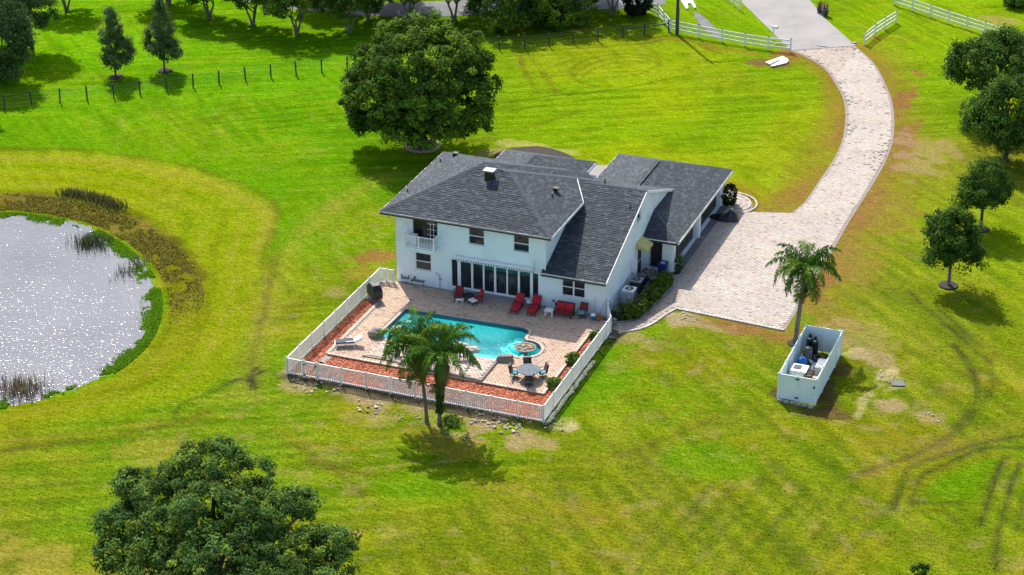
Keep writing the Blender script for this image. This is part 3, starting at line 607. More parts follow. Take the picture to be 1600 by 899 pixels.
obj('spa_bench', b, M['plaster'], swim)
wt = flat_poly(pool, ZP-0.10); wo = obj('water', wt, M['poolwater'], swim)
b = MB(); 
dam = [(sx+1.22*math.cos(math.radians(a)), sy+1.22*math.sin(math.radians(a)), ZP-0.16) for a in range(115, 215, 12)]
b.tube(dam, 0.07, 8); obj('spa_wall', b, M['plaster'], swim, smooth=True)
bw_ = at(821, 544, ZP)
bowl = thing('stone_fountain', 'round pebble-filled fountain bowl standing in the spa', 'fountain', (bw_[0], bw_[1], -0.42))
b = MB(); b.lathe([(0.16, -0.45), (0.13, 0.35), (0.3, 0.5), (0.72, 0.62), (0.8, 0.70), (0.72, 0.70), (0.6, 0.66)], n=24); obj('bowl', b, M['rock'], bowl, False, True)
rg = random.Random(5)
for k in range(22):
    a = rg.uniform(0, 6.28); r_ = 0.6*math.sqrt(rg.random()); s_ = rg.uniform(0.08, 0.15); b = MB(); cc = rg.choice([(1, .9, .7), (.9, .75, .5), (.55, .65, .3), (1.1, 1, .9), (.8, .4, .25)])
    b.blob((r_*math.cos(a), r_*math.sin(a), 0.69), (s_, s_*0.8, s_*0.5), 6, 4, 0.1, k, col=cc); obj('pebble', b, M['stone'], bowl, False)

# raised decks on the near side of the pool
def slab(px, z0, z1, label):
    P_ = [tuple(p[:2]) for p in atl(px, z1)]; t_ = thing('raised_deck', label, 'deck', (P_[0][0], P_[0][1], z0), group=None)
    b = MB(); b.prism(P_, z0, z1); obj('slab', b, M['joint'], t_)
    xs = [p[0] for p in P_]; ys = [p[1] for p in P_]
    pave('paver', P_, z1-0.002, 0.3, 0.2, t_, min(xs), max(xs), min(ys), max(ys), 0.0, (), 0.03, base=(1.2, 1.08, 0.97), seed=int(z1*100), var=0.2).location = -origin(t_)
    return t_
slab([(741.5, 557), (777, 564.5), (752, 594.5), (724, 588)], ZP, ZP+0.17, 'raised paved slab between the pool and the mulch, right of the palms')
slab([(664, 540), (741, 556.5), (723.5, 588), (640, 570)], ZP, ZP+0.24, 'wide raised paved deck behind the two palms')
slab([(604, 528), (656, 539.5), (632, 569), (590, 560), (566, 556)], ZP, ZP+0.1, 'low raised paved deck left of the palms')

def mulch(px, z, label, seed, dark=False):
    P_ = px; b = flat_poly(P_, z); 
    o = obj('mulch_bed', b, M['mulch']); tag(o, label, kind='structure')
    xs = [p[0] for p in P_]; ys = [p[1] for p in P_]; n = int((max(xs)-min(xs))*(max(ys)-min(ys))*75); rg = np.random.default_rng(seed)
    x = rg.uniform(min(xs), max(xs), n); y = rg.uniform(min(ys), max(ys), n); k = inpoly(x, y, P_); x, y = x[k], y[k]; n = len(x)
    c_ = np.array((1.0, 1.0, 1.0))*(0.55+0.85*rg.random(n))[:, None]
    V_, F_, cc = boxes(np.c_[x, y, np.full(n, z)], np.c_[rg.uniform(.08, .2, n), rg.uniform(.03, .06, n), rg.uniform(.02, .07, n)], rg.uniform(0, 3.14, n), c_)
    s_ = link('bark_chip', npmesh('bark_chip', V_, F_, M['mulch'], cc), o); s_['kind'] = 'stuff'; return o
mulch([(-18.72, 0.06), (-18.72, 12.15), (-17.42, 12.15), (-17.42, 3.3), (-17.35, 0.06)], 0.06, 'red mulch bed inside the far side fence', 1)
mulch([(-17.1, 0.06), (-17.1, 3.32), (-1.27, 3.32), (-1.27, 0.06)], 0.065, 'long red mulch bed inside the near picket fence', 2)
mulch([(-1.22, 0.06), (-1.22, 12.85), (-0.07, 12.85), (-0.07, 0.06)], 0.06, 'narrow red mulch bed along the side fence', 3)
st_ = [tuple(p[:2]) for p in atl([(496, 563.5), (511, 552.5), (523, 555.5), (508, 567.5)], 0.1)]
tag(obj('step_path', flat_poly(st_, 0.1), M['concrete']), 'short pale path from the gate to the terrace', kind='structure')
# ------------------------------------------------------------------ the house
house = thing('house', 'white stucco two storey house with dark shingled hip roofs and attached garage', 'house', (-9.0, YF, 0.0))
HO = origin(house)
def hpart(name, mb, mats, parent=None, smooth=False): return obj(name, mb, mats, parent or house, True, smooth)

def wallgrid(mb, u0, u1, z0, z1, holes, fn, depth=0.16):
    us = sorted({u0, u1, *[h[0] for h in holes], *[h[1] for h in holes]}); zs = sorted({z0, z1, *[h[2] for h in holes], *[h[3] for h in holes]})
    for i in range(len(us)-1):
        for j in range(len(zs)-1):
            cu, cz = (us[i]+us[i+1])/2, (zs[j]+zs[j+1])/2
            if any(h[0] < cu < h[1] and h[2] < cz < h[3] for h in holes): continue
            mb.poly([fn(us[i], zs[j], 0), fn(us[i+1], zs[j], 0), fn(us[i+1], zs[j+1], 0), fn(us[i], zs[j+1], 0)])
    for (a, b_, c, d) in holes:
        for p, q in (((a, c), (a, d)), ((a, d), (b_, d)), ((b_, d), (b_, c)), ((b_, c), (a, c))):
            mb.poly([fn(p[0], p[1], 0), fn(q[0], q[1], 0), fn(q[0], q[1], depth), fn(p[0], p[1], depth)])
FR_ = lambda u, z, d: (u, YF+d, z)
W_up1 = (-11.76, -10.49, 4.24, 5.58); W_up2 = (-8.25, -7.0, 4.24, 5.56); W_low = (-16.07, -14.77, 1.46, 2.86); W_wing = (-4.48, -2.69, 1.32, 2.74)
D_balc = (-16.2, -14.22, 3.62, 5.72); D_sl = (-12.5, -6.9, 0.50, 2.80); D_l = (-13.2, -12.62, 0.50, 2.80); D_r = (-6.8, -6.25, 0.50, 2.76)
b = MB(); wallgrid(b, -17.6, -5.8, 0.0, 6.05, [W_up1, W_up2, W_low, D_balc, D_sl, D_l, D_r], FR_)
b.poly([(-17.6, 27.1, 0), (-17.6, YF, 0), (-17.6, YF, 6.05), (-17.6, 27.1, 6.05)]); b.poly([(-5.8, YF, 0), (-5.8, 27.1, 0), (-5.8, 27.1, 6.05), (-5.8, YF, 6.05)])
b.poly([(-5.8, 27.1, 0), (-17.6, 27.1, 0), (-17.6, 27.1, 6.05), (-5.8, 27.1, 6.05)])
hpart('wall', b, M['stucco'])
b = MB(); wallgrid(b, -5.8, -1.15, 0.0, 3.12, [W_wing], lambda u, z, d: (u, YF+0.012+d, z))
GW = (22.95, 23.85, 4.62, 5.66)
gy_ = lambda y: 3.12+(y-YF)*0.378 if y < 24.65 else 6.48-(y-24.65)*0.378
ys = [YF+0.012, 22.95, 23.85, 24.65, 32.0]
for i in range(4):
    y0, y1 = ys[i], ys[i+1]
    if i == 1:
        b.poly([(-1.15, y0, 0), (-1.15, y1, 0), (-1.15, y1, GW[2]), (-1.15, y0, GW[2])]); b.poly([(-1.15, y0, GW[3]), (-1.15, y1, GW[3]), (-1.15, y1, gy_(y1)), (-1.15, y0, gy_(y0))])
        for p, q in (((y0, GW[2]), (y1, GW[2])), ((y1, GW[2]), (y1, GW[3])), ((y1, GW[3]), (y0, GW[3])), ((y0, GW[3]), (y0, GW[2]))): b.poly([(-1.15, *p), (-1.15, *q), (-1.27, *q), (-1.27, *p)])
    else: b.poly([(-1.15, y0, 0), (-1.15, y1, 0), (-1.15, y1, gy_(y1)), (-1.15, y0, gy_(y0))])
hpart('wall', b, M['stucco'])
# garage walls
b = MB(); wallgrid(b, -1.15, 1.1, 0.0, 2.78, [(-0.72, 0.3, 0.1, 2.42)], lambda u, z, d: (u, 24.8+d, z), 0.5)
wallgrid(b, 24.8, 39.0, 0.0, 2.78, [(25.25, 31.35, 0.08, 2.45), (32.05, 37.9, 0.08, 2.45)], lambda u, z, d: (1.1-d, u, z), 0.35)
b.poly([(1.1, 39, 0), (-7.6, 39, 0), (-7.6, 39, 2.78), (1.1, 39, 2.78)]); b.poly([(-7.6, 39, 0), (-7.6, 27.2, 0), (-7.6, 27.2, 2.78), (-7.6, 39, 2.78)])
hpart('wall', b, M['stucco'])
b = MB(); b.poly([(-14.8, 31.6, 0), (-14.8, 27.1, 0), (-14.8, 27.1, 5), (-14.8, 31.6, 5)]); b.poly([(-7.95, 27.1, 0), (-7.95, 31.6, 0), (-7.95, 31.6, 5), (-7.95, 27.1, 5)]); b.poly([(-7.95, 31.6, 0), (-14.8, 31.6, 0), (-14.8, 31.6, 5), (-7.95, 31.6, 5)])
hpart('wall', b, M['stucco'])
b = MB(); b.box((-11.7, YF-0.03, 0.33), (11.78, 0.06, 0.05)); 
# plinth line and floor band
b2 = MB(); b2.box((-9.55, YF-0.35, 0.33), (6.7, 0.70, 0.24)); hpart('door_step', b2, M['concrete'])

# garage doors: dark recessed screens with rails
for (y0, y1) in ((25.25, 31.35), (32.05, 37.9)):
    b = MB(); b.box((0.76, (y0+y1)/2, 1.27), (0.04, y1-y0, 2.37)); g = hpart('garage_door', b, M['bronze'])
    for k in range(5):
        b = MB(); b.box((0.795, (y0+y1)/2, 0.32+k*0.475), (0.03, y1-y0-0.06, 0.44)); hpart('panel', b, M['bronze'], g)
    b = MB(); b.box((1.45, (y0+y1)/2, 0.04), (0.55, y1-y0+0.4, 0.07)); hpart('apron', b, M['asphalt'])
b = MB(); b.box((-0.21, 25.2, 1.26), (1.0, 0.06, 2.3)); dd_ = hpart('side_door', b, M['bronze']); b = MB(); b.tube([(0.12, 25.15, 1.15), (0.12, 25.08, 1.15)], 0.035); hpart('handle', b, M['grey'], dd_)
for y in (25.02, 31.7, 38.45):
    b = MB(); b.box((1.16, y, 1.39), (0.16, 0.34 if y < 30 else 0.5, 2.76)); hpart('pilaster', b, M['trim'])

# windows
def window(hole, fn, cols=1, blind=0.45, pane=None):
    u0, u1, z0, z1 = hole; f = 0.055; b = MB()
    def bx(a, c, d, e, dep, th):
        p = [fn(a, d, dep), fn(c, d, dep), fn(c, e, dep), fn(a, e, dep), fn(a, d, dep+th), fn(c, d, dep+th), fn(c, e, dep+th), fn(a, e, dep+th)]
        b.add(p, [(0, 1, 2, 3), (7, 6, 5, 4), (0, 4, 5, 1), (1, 5, 6, 2), (2, 6, 7, 3), (3, 7, 4, 0)])
    bx(u0, u1, z1-f, z1, 0.03, 0.08); bx(u0, u1, z0, z0+f, 0.03, 0.08); bx(u0, u0+f, z0+f, z1-f, 0.03, 0.08); bx(u1-f, u1, z0+f, z1-f, 0.03, 0.08)
    zm = (z0+z1)/2; bx(u0+f, u1-f, zm-0.03, zm+0.03, 0.025, 0.08)
    for k in range(1, cols):
        um = u0+(u1-u0)*k/cols; bx(um-0.05, um+0.05, z0+f, z1-f, 0.022, 0.085)
    w_ = hpart('window', b, M['trim'])
    b = MB(); bx(u0-0.1, u1+0.1, z0-0.09, z0, -0.05, 0.14); hpart('sill', b, M['stucco'], w_)
    for i in range(cols):
        for j in range(2):
            a, c = u0+(u1-u0)*i/cols+f, u0+(u1-u0)*(i+1)/cols-f; d, e = (z0+f, zm-0.03) if j == 0 else (zm+0.03, z1-f); b = MB(); b.poly([fn(a, d, 0.08), fn(c, d, 0.08), fn(c, e, 0.08), fn(a, e, 0.08)]); hpart('pane', b, pane or M['glass'], w_)
    b = MB(); d0 = 0.3
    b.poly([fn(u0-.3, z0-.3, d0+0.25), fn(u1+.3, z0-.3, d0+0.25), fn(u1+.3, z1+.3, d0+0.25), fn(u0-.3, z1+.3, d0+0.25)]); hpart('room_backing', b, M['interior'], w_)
    if blind:
        b = MB(); n = int((z1-z0)*blind/0.05)
        for k in range(n): b.poly([fn(u0, z1-0.05*k-0.042, 0.17), fn(u1, z1-0.05*k-0.042, 0.17), fn(u1, z1-0.05*k, 0.19), fn(u0, z1-0.05*k, 0.19)])
        hpart('blind', b, M['curtain'], w_)
window(W_up1, FR_, 1, 0.5); window(W_up2, FR_, 1, 0.12); window(W_low, FR_, 1, 0.95); window(W_wing, lambda u, z, d: (u, YF+0.012+d, z), 2, 0.3)
window(GW, lambda u, z, d: (-1.15-d, u, z), 1, 0.0, M['darkglass'])

# sliding doors and the room behind
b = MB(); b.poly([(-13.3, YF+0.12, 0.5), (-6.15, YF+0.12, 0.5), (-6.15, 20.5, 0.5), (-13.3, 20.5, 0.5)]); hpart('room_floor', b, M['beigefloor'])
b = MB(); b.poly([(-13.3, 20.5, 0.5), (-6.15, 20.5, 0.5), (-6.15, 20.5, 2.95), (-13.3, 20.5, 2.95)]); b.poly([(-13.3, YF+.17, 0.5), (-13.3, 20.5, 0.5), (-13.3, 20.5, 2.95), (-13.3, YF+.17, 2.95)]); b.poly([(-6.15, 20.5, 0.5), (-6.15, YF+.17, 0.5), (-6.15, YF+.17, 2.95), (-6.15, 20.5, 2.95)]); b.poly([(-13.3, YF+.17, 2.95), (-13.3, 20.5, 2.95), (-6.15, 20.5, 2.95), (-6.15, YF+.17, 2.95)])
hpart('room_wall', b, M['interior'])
b = MB(); xs = [-12.5, -11.53, -10.62, -9.71, -8.76, -7.84, -6.9]
b.box((-9.7, YF+0.06, 2.76), (5.6, 0.1, 0.08)); b.box((-9.7, YF+0.06, 0.54), (5.6, 0.1, 0.09)); sd0 = hpart('sliding_door', b, M['trim'])
for i in range(6):
    a, c = xs[i], xs[i+1]; dp = YF+0.06+(0.05 if i % 2 else 0.0); b = MB()
    for q in (a+0.035, c-0.035): b.box((q, dp, 1.65), (0.07, 0.05, 2.12))
    hpart('stile', b, M['trim'], sd0)
    b = MB(); b.poly([(a+.07, dp, .6), (c-.07, dp, .6), (c-.07, dp, 2.72), (a+.07, dp, 2.72)]); hpart('pane', b, M['glass'], sd0)
for h_ in (D_l, D_r):
    b = MB(); u0, u1, z0, z1 = h_
    for q in (u0+.03, u1-.03): b.box((q, YF+.06, (z0+z1)/2), (.06, .08, z1-z0))
    b.box(((u0+u1)/2, YF+.06, z1-.03), (u1-u0-.12, .08, .06)); b.box(((u0+u1)/2, YF+.06, z0+.03), (u1-u0-.12, .08, .06)); s_ = hpart('side_window', b, M['trim'])
    b = MB(); b.poly([(u0+.06, YF+.07, z0+.06), (u1-.06, YF+.07, z0+.06), (u1-.06, YF+.07, z1-.06), (u0+.06, YF+.07, z1-.06)]); hpart('pane', b, M['glass'], s_)
dt = thing('dining_table', 'white cloth covered dining table behind the glass sliding doors', 'table', (-9.6, 18.0, 0.5))
b = MB(); b.box((0, 0, 0.72), (2.3, 1.0, 0.06)); b.box((0, 0.5, 0.52), (2.3, 0.02, 0.36)); b.box((0, -0.5, 0.52), (2.3, 0.02, 0.36)); obj('tablecloth', b, M['white'], dt, False)
for x_ in (-1, 1):
    for y_ in (-.4, .4): b = MB(); b.box((x_, y_, 0.35), (0.07, 0.07, 0.7)); obj('leg', b, M['brown'], dt, False)
def inner_chair(x_, y_, rz, label):
    t_ = thing('dining_chair', label, 'chair', (x_, y_, 0.5), rz, 'white chairs round the indoor table'); b = MB(); b.box((0, 0, .45), (.45, .45, .06)); obj('seat', b, M['white'], t_, False)
    b = MB(); b.box((0, .21, .75), (.42, .04, .5)); obj('backrest', b, M['white'], t_, False)
    for sx_ in (-.19, .19):
        for sy_ in (-.19, .19): b = MB(); b.box((sx_, sy_, .21), (.045, .045, .42)); obj('leg', b, M['white'], t_, False)
for k, (x_, lab) in enumerate([(-10.4, 'leftmost'), (-9.6, 'middle'), (-8.8, 'rightmost')]): inner_chair(x_, 17.1, math.pi, f'{lab} of the three white chairs at the indoor table behind the sliding doors')

# retracted awning over the sliding doors
aw = MB(); aw.tube([(-12.72, YF-0.2, 3.05), (-6.62, YF-0.2, 3.05)], 0.10, 10); aw.box((-9.67, YF-0.1, 3.13), (6.1, 0.2, 0.05)); A_ = thing('retractable_awning', 'long white retracted awning above the sliding glass doors', 'awning', (-9.67, YF-.2, 3.05))
obj('housing', aw, M['white'], A_)
b = MB()
for k in range(61):
    x_ = -12.7+k*0.1; b.poly([(x_, YF-.31, 3.02), (x_+.1, YF-.31, 3.02), (x_+.1, YF-.31, 2.86-(0.03 if k % 2 else 0)), (x_, YF-.31, 2.86-(0.03 if k % 2 else 0))], col=((.8, .8, .8) if k % 2 else (.35, .36, .36)))
obj('valance', b, mat('striped_canvas', (0.8, 0.8, 0.8), None, 3, 0.8, attr=True), A_)
b = MB(); b.tube([(-6.55, YF-.2, 3.0), (-6.5, YF-.14, 3.75)], 0.015, 6); obj('crank', b, M['grey'], A_)

# balcony
b = MB(); b.box((-15.36, YF-0.46, 3.5), (2.5, 0.91, 0.2)); bal = hpart('balcony', b, M['stucco'])
b = MB(); rail_z = 4.55; yb = YF-0.86
for z_ in (rail_z, 3.68):
    b.bar((-16.54, yb, z_), (-14.18, yb, z_), .06, .05)
    for x_ in (-16.54, -14.18): b.bar((x_, yb, z_), (x_, YF, z_), .06, .05)
hpart('railing', b, M['trim'], bal)
for x_ in (-16.54, -15.36, -14.18): b = MB(); b.box((x_, yb, 4.1), (.08, .08, .98)); hpart('post', b, M['trim'], bal)
for k in range(1, 20):
    if k == 10: continue
    b = MB(); x_ = -16.54+k*2.36/20; b.box((x_, yb, 4.115), (.03, .03, .83)); hpart('baluster', b, M['trim'], bal)
for x_ in (-16.54, -14.18):
    for k in range(1, 7): b = MB(); b.box((x_, yb+k*.86/7, 4.115), (.03, .03, .83)); hpart('baluster', b, M['trim'], bal)
u0, u1, z0, z1 = D_balc; b = MB(); yd = YF+.16
b.box((u0+.06, yd, (z0+z1)/2), (.12, .06, z1-z0)); b.box((u1-.06, yd, (z0+z1)/2), (.12, .06, z1-z0)); b.box(((u0+u1)/2, yd, (z0+z1)/2), (.16, .06, z1-z0)); b.box(((u0+u1)/2, yd, z1-.06), (u1-u0, .055, .12)); b.box(((u0+u1)/2, yd, z0+.1), (u1-u0, .055, .2))
fd = hpart('balcony_door', b, M['bronze'])
for a, c in ((u0+.12, (u0+u1)/2-.08), ((u0+u1)/2+.08, u1-.12)):
    b = MB(); b.poly([(a, yd+.01, z0+.2), (c, yd+.01, z0+.2), (c, yd+.01, z1-.12), (a, yd+.01, z1-.12)]); hpart('pane', b, M['darkglass'], fd)
b = MB()
for q in range(1, 3): b.box(((u0+u1)/2+.08+q*.27, yd-.004, 4.75), (.03, .03, 1.5))
for q in range(1, 4): b.box(((u0+u1)/2+.47, yd-.006, 3.9+q*.45), (.74, .03, .03))
hpart('glazing_bar', b, M['trim'], fd)
sb = thing('storage_box', 'pale box standing in the corner of the balcony', 'box', (-16.0, YF-.35, 3.6)); b = MB(); b.box((0, 0, .4), (.55, .35, .8)); obj('body', b, M['palepanel'], sb, False); b = MB(); b.box((0, 0, .83), (.6, .4, .05)); obj('lid', b, M['white'], sb, False)

# ---------------------------------------------------------------- roofs
def vec(p): return np.array(p, float)
SINGLES = []
def roof(name, planes, caps, eaves, single=None):
    """planes: list of 3D polygons (anticlockwise seen from above); caps: ridge and hip lines; eaves: (p, q, kind)."""
    b = MB()
    for P_ in planes: b.poly(P_)
    for P_ in planes: b.poly([(p[0], p[1], p[2]-0.16) for p in P_][::-1])
    for p, q, kind in eaves: b.poly([(p[0], p[1], p[2]-0.16), (q[0], q[1], q[2]-0.16), q, p])
    r_ = hpart(name, b, M['roofbase'])
    Vs, Fs, Cs, nb = [], [], [], 0; rg = np.random.default_rng(len(planes)*7+int(abs(planes[0][0][0])*10))
    for pi, P_ in enumerate(planes):
        Q = np.array(P_, float); nrm = np.cross(Q[1]-Q[0], Q[2]-Q[0]); nrm /= np.linalg.norm(nrm); nrm *= np.sign(nrm[2])
        h_ = np.cross((0, 0, 1), nrm); h_ /= np.linalg.norm(h_); s_ = np.cross(nrm, h_)      # s_ points up the slope
        a = Q@h_; c = Q@s_; row = 0.18; d0 = Q[0]@nrm; zz = c.min()
        while zz < c.max()-0.03:
            m_ = min(zz+row*0.5, c.max()-0.01); xs = []
            for i in range(len(Q)):
                c1, c2 = c[i], c[(i+1) % len(Q)]
                if (c1 > m_) != (c2 > m_): xs.append(a[i]+(m_-c1)/(c2-c1)*(a[(i+1) % len(Q)]-a[i]))
            xs.sort()
            for j in range(0, len(xs)-1, 2):
                x_, xe = xs[j], xs[j+1]; x_ -= 0; first = True
                while x_ < xe-0.02:
                    L_ = float(rg.choice([0.24, 0.32, 0.42])); 
                    if first: L_ *= rg.uniform(0.4, 1); first = False
                    full = x_+L_ <= xe; x2 = min(x_+L_, xe); hi = 0.045 if rg.random() < 0.55 else 0.03
                    t_ = rg.random(); v_ = 0.66+0.34*rg.random() if t_ < 0.72 else 1.15+0.5*rg.random()
                    col = np.array((v_, v_*1.0, v_*1.02))
                    if single is not None and pi == single[0] and full and abs(L_-round(L_, 2)) < 1e-9 and len(SINGLES) < 300 and zz > single[1]:
                        SINGLES.append((r_, (x_+x2)/2*h_+(zz)*s_+d0*nrm, h_, s_, nrm, round(L_, 2), hi, v_)); x_ = x2; continue
                    g_ = 0.006; pts = []
                    for (aa, bb, hh) in ((x_+g_, zz, 0), (x2-g_, zz, 0), (x2-g_, zz+row+.03, 0), (x_+g_, zz+row+.03, 0), (x_+g_, zz, hi), (x2-g_, zz, hi), (x2-g_, zz+row+.03, .006), (x_+g_, zz+row+.03, .006)):
                        pts.append(aa*h_+bb*s_+(d0+hh)*nrm)
                    Vs.append(pts); Cs.append(col); x_ = x2
            zz += row
    n = len(Vs); V_ = np.array(Vs).reshape(-1, 3); F_ = (BOXF[None]+(np.arange(n)*8)[:, None, None]).reshape(-1, 4)
    o = link('shingle', npmesh('shingle', V_, F_, M['shingle'], np.repeat(np.array(Cs), 5, axis=0)), r_); o.location = -origin(r_); o['kind'] = 'stuff'
    b = MB()
    for p, q in caps:
        p, q = vec(p), vec(q); L_ = np.linalg.norm(q-p); k = max(1, int(L_/0.26)); d = (q-p)/L_
        for i in range(k):
            e0 = p+d*(i*L_/k); e1 = p+d*((i+1)*L_/k+0.04); v_ = 1.05+0.35*random.random(); lift = np.array((0, 0, 0.045)); sd2 = np.cross(d, (0, 0, 1)); sd2 /= np.linalg.norm(sd2); sd2 = sd2*0.15
            drop = np.array((0, 0, 0.062)); pts = [e0+lift+(0, 0, .012), e1+lift, e0+sd2+lift-drop, e1+sd2+lift-drop, e0-sd2+lift-drop, e1-sd2+lift-drop]
            b.add(pts, [(0, 1, 3, 2), (1, 0, 4, 5), (0, 2, 4)], 0, (v_, v_, v_*1.02))
    o = hpart('ridge_cap', b, M['shingle'], r_); o['kind'] = 'stuff'
    b = MB(); b2 = MB()
    for p, q, kind in eaves:
        p, q = vec(p), vec(q); d = q-p; out = np.cross(d, (0, 0, 1)); out /= np.linalg.norm(out); f = out*0.025
        dn = lambda k: np.array((0, 0, -k))
        if kind == 'dark':
            b.bar(p+f+dn(.035), q+f+dn(.035), .05, .07); b2.bar(p+out*.06+dn(.135), q+out*.06+dn(.135), .12, .12)
        else: b.bar(p+f+dn(.09), q+f+dn(.09), .05, .2)
    if b.v: hpart('fascia', b, M['vinyl'], r_)
    if b2.v: hpart('gutter_shade_bar', b2, M['bronze'], r_)  # dark bar stands in for the shadow gap under the front eaves
    return r_
FLe, FRe, BRe, BLe = (-18.55, 15.2, 6.0), (-5.12, 15.2, 6.0), (-5.12, 22.1, 6.0), (-18.7, 27.5, 6.0)
Ap, Hp, Ep, Vp = (-12.72, 21.35, 8.35), (-12.19, 20.8, 8.14), (-10.45, 20.8, 8.14), (-6.55, 24.75, 6.575)
A2, H2, V2 = (-6.57, 27.5, 5.98), (-6.2, 26.8, 5.83), (-4.45, 26.8, 5.74)
rmain = roof('roof', [[FLe, FRe, Ep, Hp, Ap], [BLe, FLe, Ap], [FRe, BRe, Vp, Ep], [A2, BLe, Ap], [Hp, H2, A2, Ap], [Ep, V2, H2, Hp]],
     [(FLe, Ap), (BLe, Ap), (FRe, Ep), (Hp, Ap), (Hp, Ep), (Ep, Vp), (A2, Ap)], [(FLe, FRe, 'dark'), (FRe, BRe, 'light'), (BLe, FLe, 'light'), (A2, BLe, 'light')], (0, 15.2/1))
b = MB(); b.bar((BRe[0], BRe[1], BRe[2]-.02), (Vp[0]+.05, Vp[1]-.1, Vp[2]+.02), .05, .10); hpart('fascia', b, M['vinyl'], rmain)
R0, R1 = (-6.75, 24.65, 6.5), (-1.0, 24.65, 6.5)
roof('roof', [[(-5.95, 15.4, 3.0), (-1.0, 15.4, 3.0), R1, R0], [(-1.0, 32.2, 3.65), (-6.75, 32.2, 3.65), R0, R1]], [(R0, R1)],
     [((-5.95, 15.4, 3.0), (-1.0, 15.4, 3.0), 'dark'), ((-1.0, 15.4, 3.0), R1, 'light'), (R1, (-1.0, 32.2, 3.65), 'light')])
gx0, gx1, gy0, gy1, gz, gr = -8.1, 1.66, 24.3, 39.5, 2.8, 4.75; gm_ = (gx0+gx1)/2; hw_ = (gx1-gx0)/2
a_, b_, c_, d_ = (gx0, gy0, gz), (gx1, gy0, gz), (gx1, gy1, gz), (gx0, gy1, gz); e_, f_ = (gm_, gy0+hw_, gr), (gm_, gy1-hw_, gr)
roof('roof', [[b_, c_, f_, e_], [d_, a_, e_, f_], [a_, b_, e_], [c_, d_, f_]], [(b_, e_), (e_, f_), (c_, f_), (d_, f_)], [((-1.0, gy0, gz), b_, 'dark'), (b_, c_, 'light'), (c_, d_, 'light'), (d_, (gx0, 28, gz), 'light')])
rx0, rx1, ry1, rz_, rr_ = -15.2, -7.55, 32.05, 5.0, 6.5; rm_ = (rx0+rx1)/2; hw_ = (rx1-rx0)/2
roof('roof', [[(rx1, 25.6, rz_), (rx1, ry1, rz_), (rm_, ry1-hw_, rr_), (rm_, 25.6, rr_)], [(rx0, ry1, rz_), (rx0, 25.6, rz_), (rm_, 25.6, rr_), (rm_, ry1-hw_, rr_)], [(rx1, ry1, rz_), (rx0, ry1, rz_), (rm_, ry1-hw_, rr_)]],
     [((rm_, 25.6, rr_), (rm_, ry1-hw_, rr_)), ((rx1, ry1, rz_), (rm_, ry1-hw_, rr_)), ((rx0, ry1, rz_), (rm_, ry1-hw_, rr_))], [((rx1, 27.3, rz_), (rx1, ry1, rz_), 'light'), ((rx1, ry1, rz_), (rx0, ry1, rz_), 'light'), ((rx0, ry1, rz_), (rx0, 27.6, rz_), 'light')])
_sm = {}
for (r_, p, h_, s_, nrm, L_, hi, v_) in SINGLES:
    key = (L_, hi, int(v_*5))
    if key not in _sm:
        b = MB(); g_ = .006; row = .21; vv = (int(v_*5)+.5)/5; pts = [(-L_/2+g_, 0, 0), (L_/2-g_, 0, 0), (L_/2-g_, row, 0), (-L_/2+g_, row, 0), (-L_/2+g_, 0, hi), (L_/2-g_, 0, hi), (L_/2-g_, row, .006), (-L_/2+g_, row, .006)]
        b.add(pts, [tuple(f) for f in BOXF.tolist()], 0, (vv, vv, vv*1.02)); _sm[key] = b.mesh('shingle', M['shingle'])
    o = bpy.data.objects.new('shingle', _sm[key]); COL.objects.link(o); o.parent = r_; q = p-np.array(origin(r_))
    o.matrix_local = Matrix(((h_[0], s_[0], nrm[0], q[0]), (h_[1], s_[1], nrm[1], q[1]), (h_[2], s_[2], nrm[2], q[2]), (0, 0, 0, 1)))

# things standing on the roof slopes: chimney cap, vents and pipes
def frontz(y): return 6.0+0.382*(y-15.2)
cp = aty(764, 281, 19.75); b = MB(); cz = frontz(19.75)
b.box((cp[0], 19.9, cz+.25), (.62, .5, .62)); ch = hpart('chimney', b, M['black'], rmain)
b = MB(); b.box((cp[0], 19.9, cz+.72), (.86, .74, .06)); [b.box((cp[0]+dx, 19.9+dy, cz+.62), (.05, .05, .2)) for dx in (-.28, .28) for dy in (-.22, .22)]; hpart('chimney_cap', b, M['grey'])
def onleft(u, v):
    for x_ in np.linspace(-18.5, -12.8, 300):
        z_ = 6.0+(x_+18.6)*.403; p = at(u, v, z_)
        if p[0] <= x_+0.02: return p
    return p
def onright(u, v):
    for x_ in np.linspace(-5.2, -10.3, 300):
        z_ = 6.0+(-5.12-x_)*.4015; p = at(u, v, z_)
        if p[0] >= x_-0.02: return p
    return p
for f_, u, v, big_ in [(onleft, 711, 244, 1), (onleft, 688, 254, 0), (onleft, 637, 301, 0), (onright, 868, 299, 1), (onright, 863, 309, 0)]:
    p = f_(u, v); b = MB()
    if big_: b.box((p[0], p[1], p[2]+.14), (.3, .3, .3)); b.box((p[0]+.08, p[1]-.05, p[2]+.30), (.4, .4, .06))
    else: b.tube([(p[0], p[1], p[2]-.05), (p[0], p[1], p[2]+.32)], .05, 8)
    hpart('roof_vent' if big_ else 'vent_pipe', b, M['black'])
p = at(948, 283, 6.4); b = MB(); b.tube([(p[0], 25.2, 6.1), (p[0], 25.2, 6.75)], .05, 8); hpart('vent_pipe', b, M['black'])
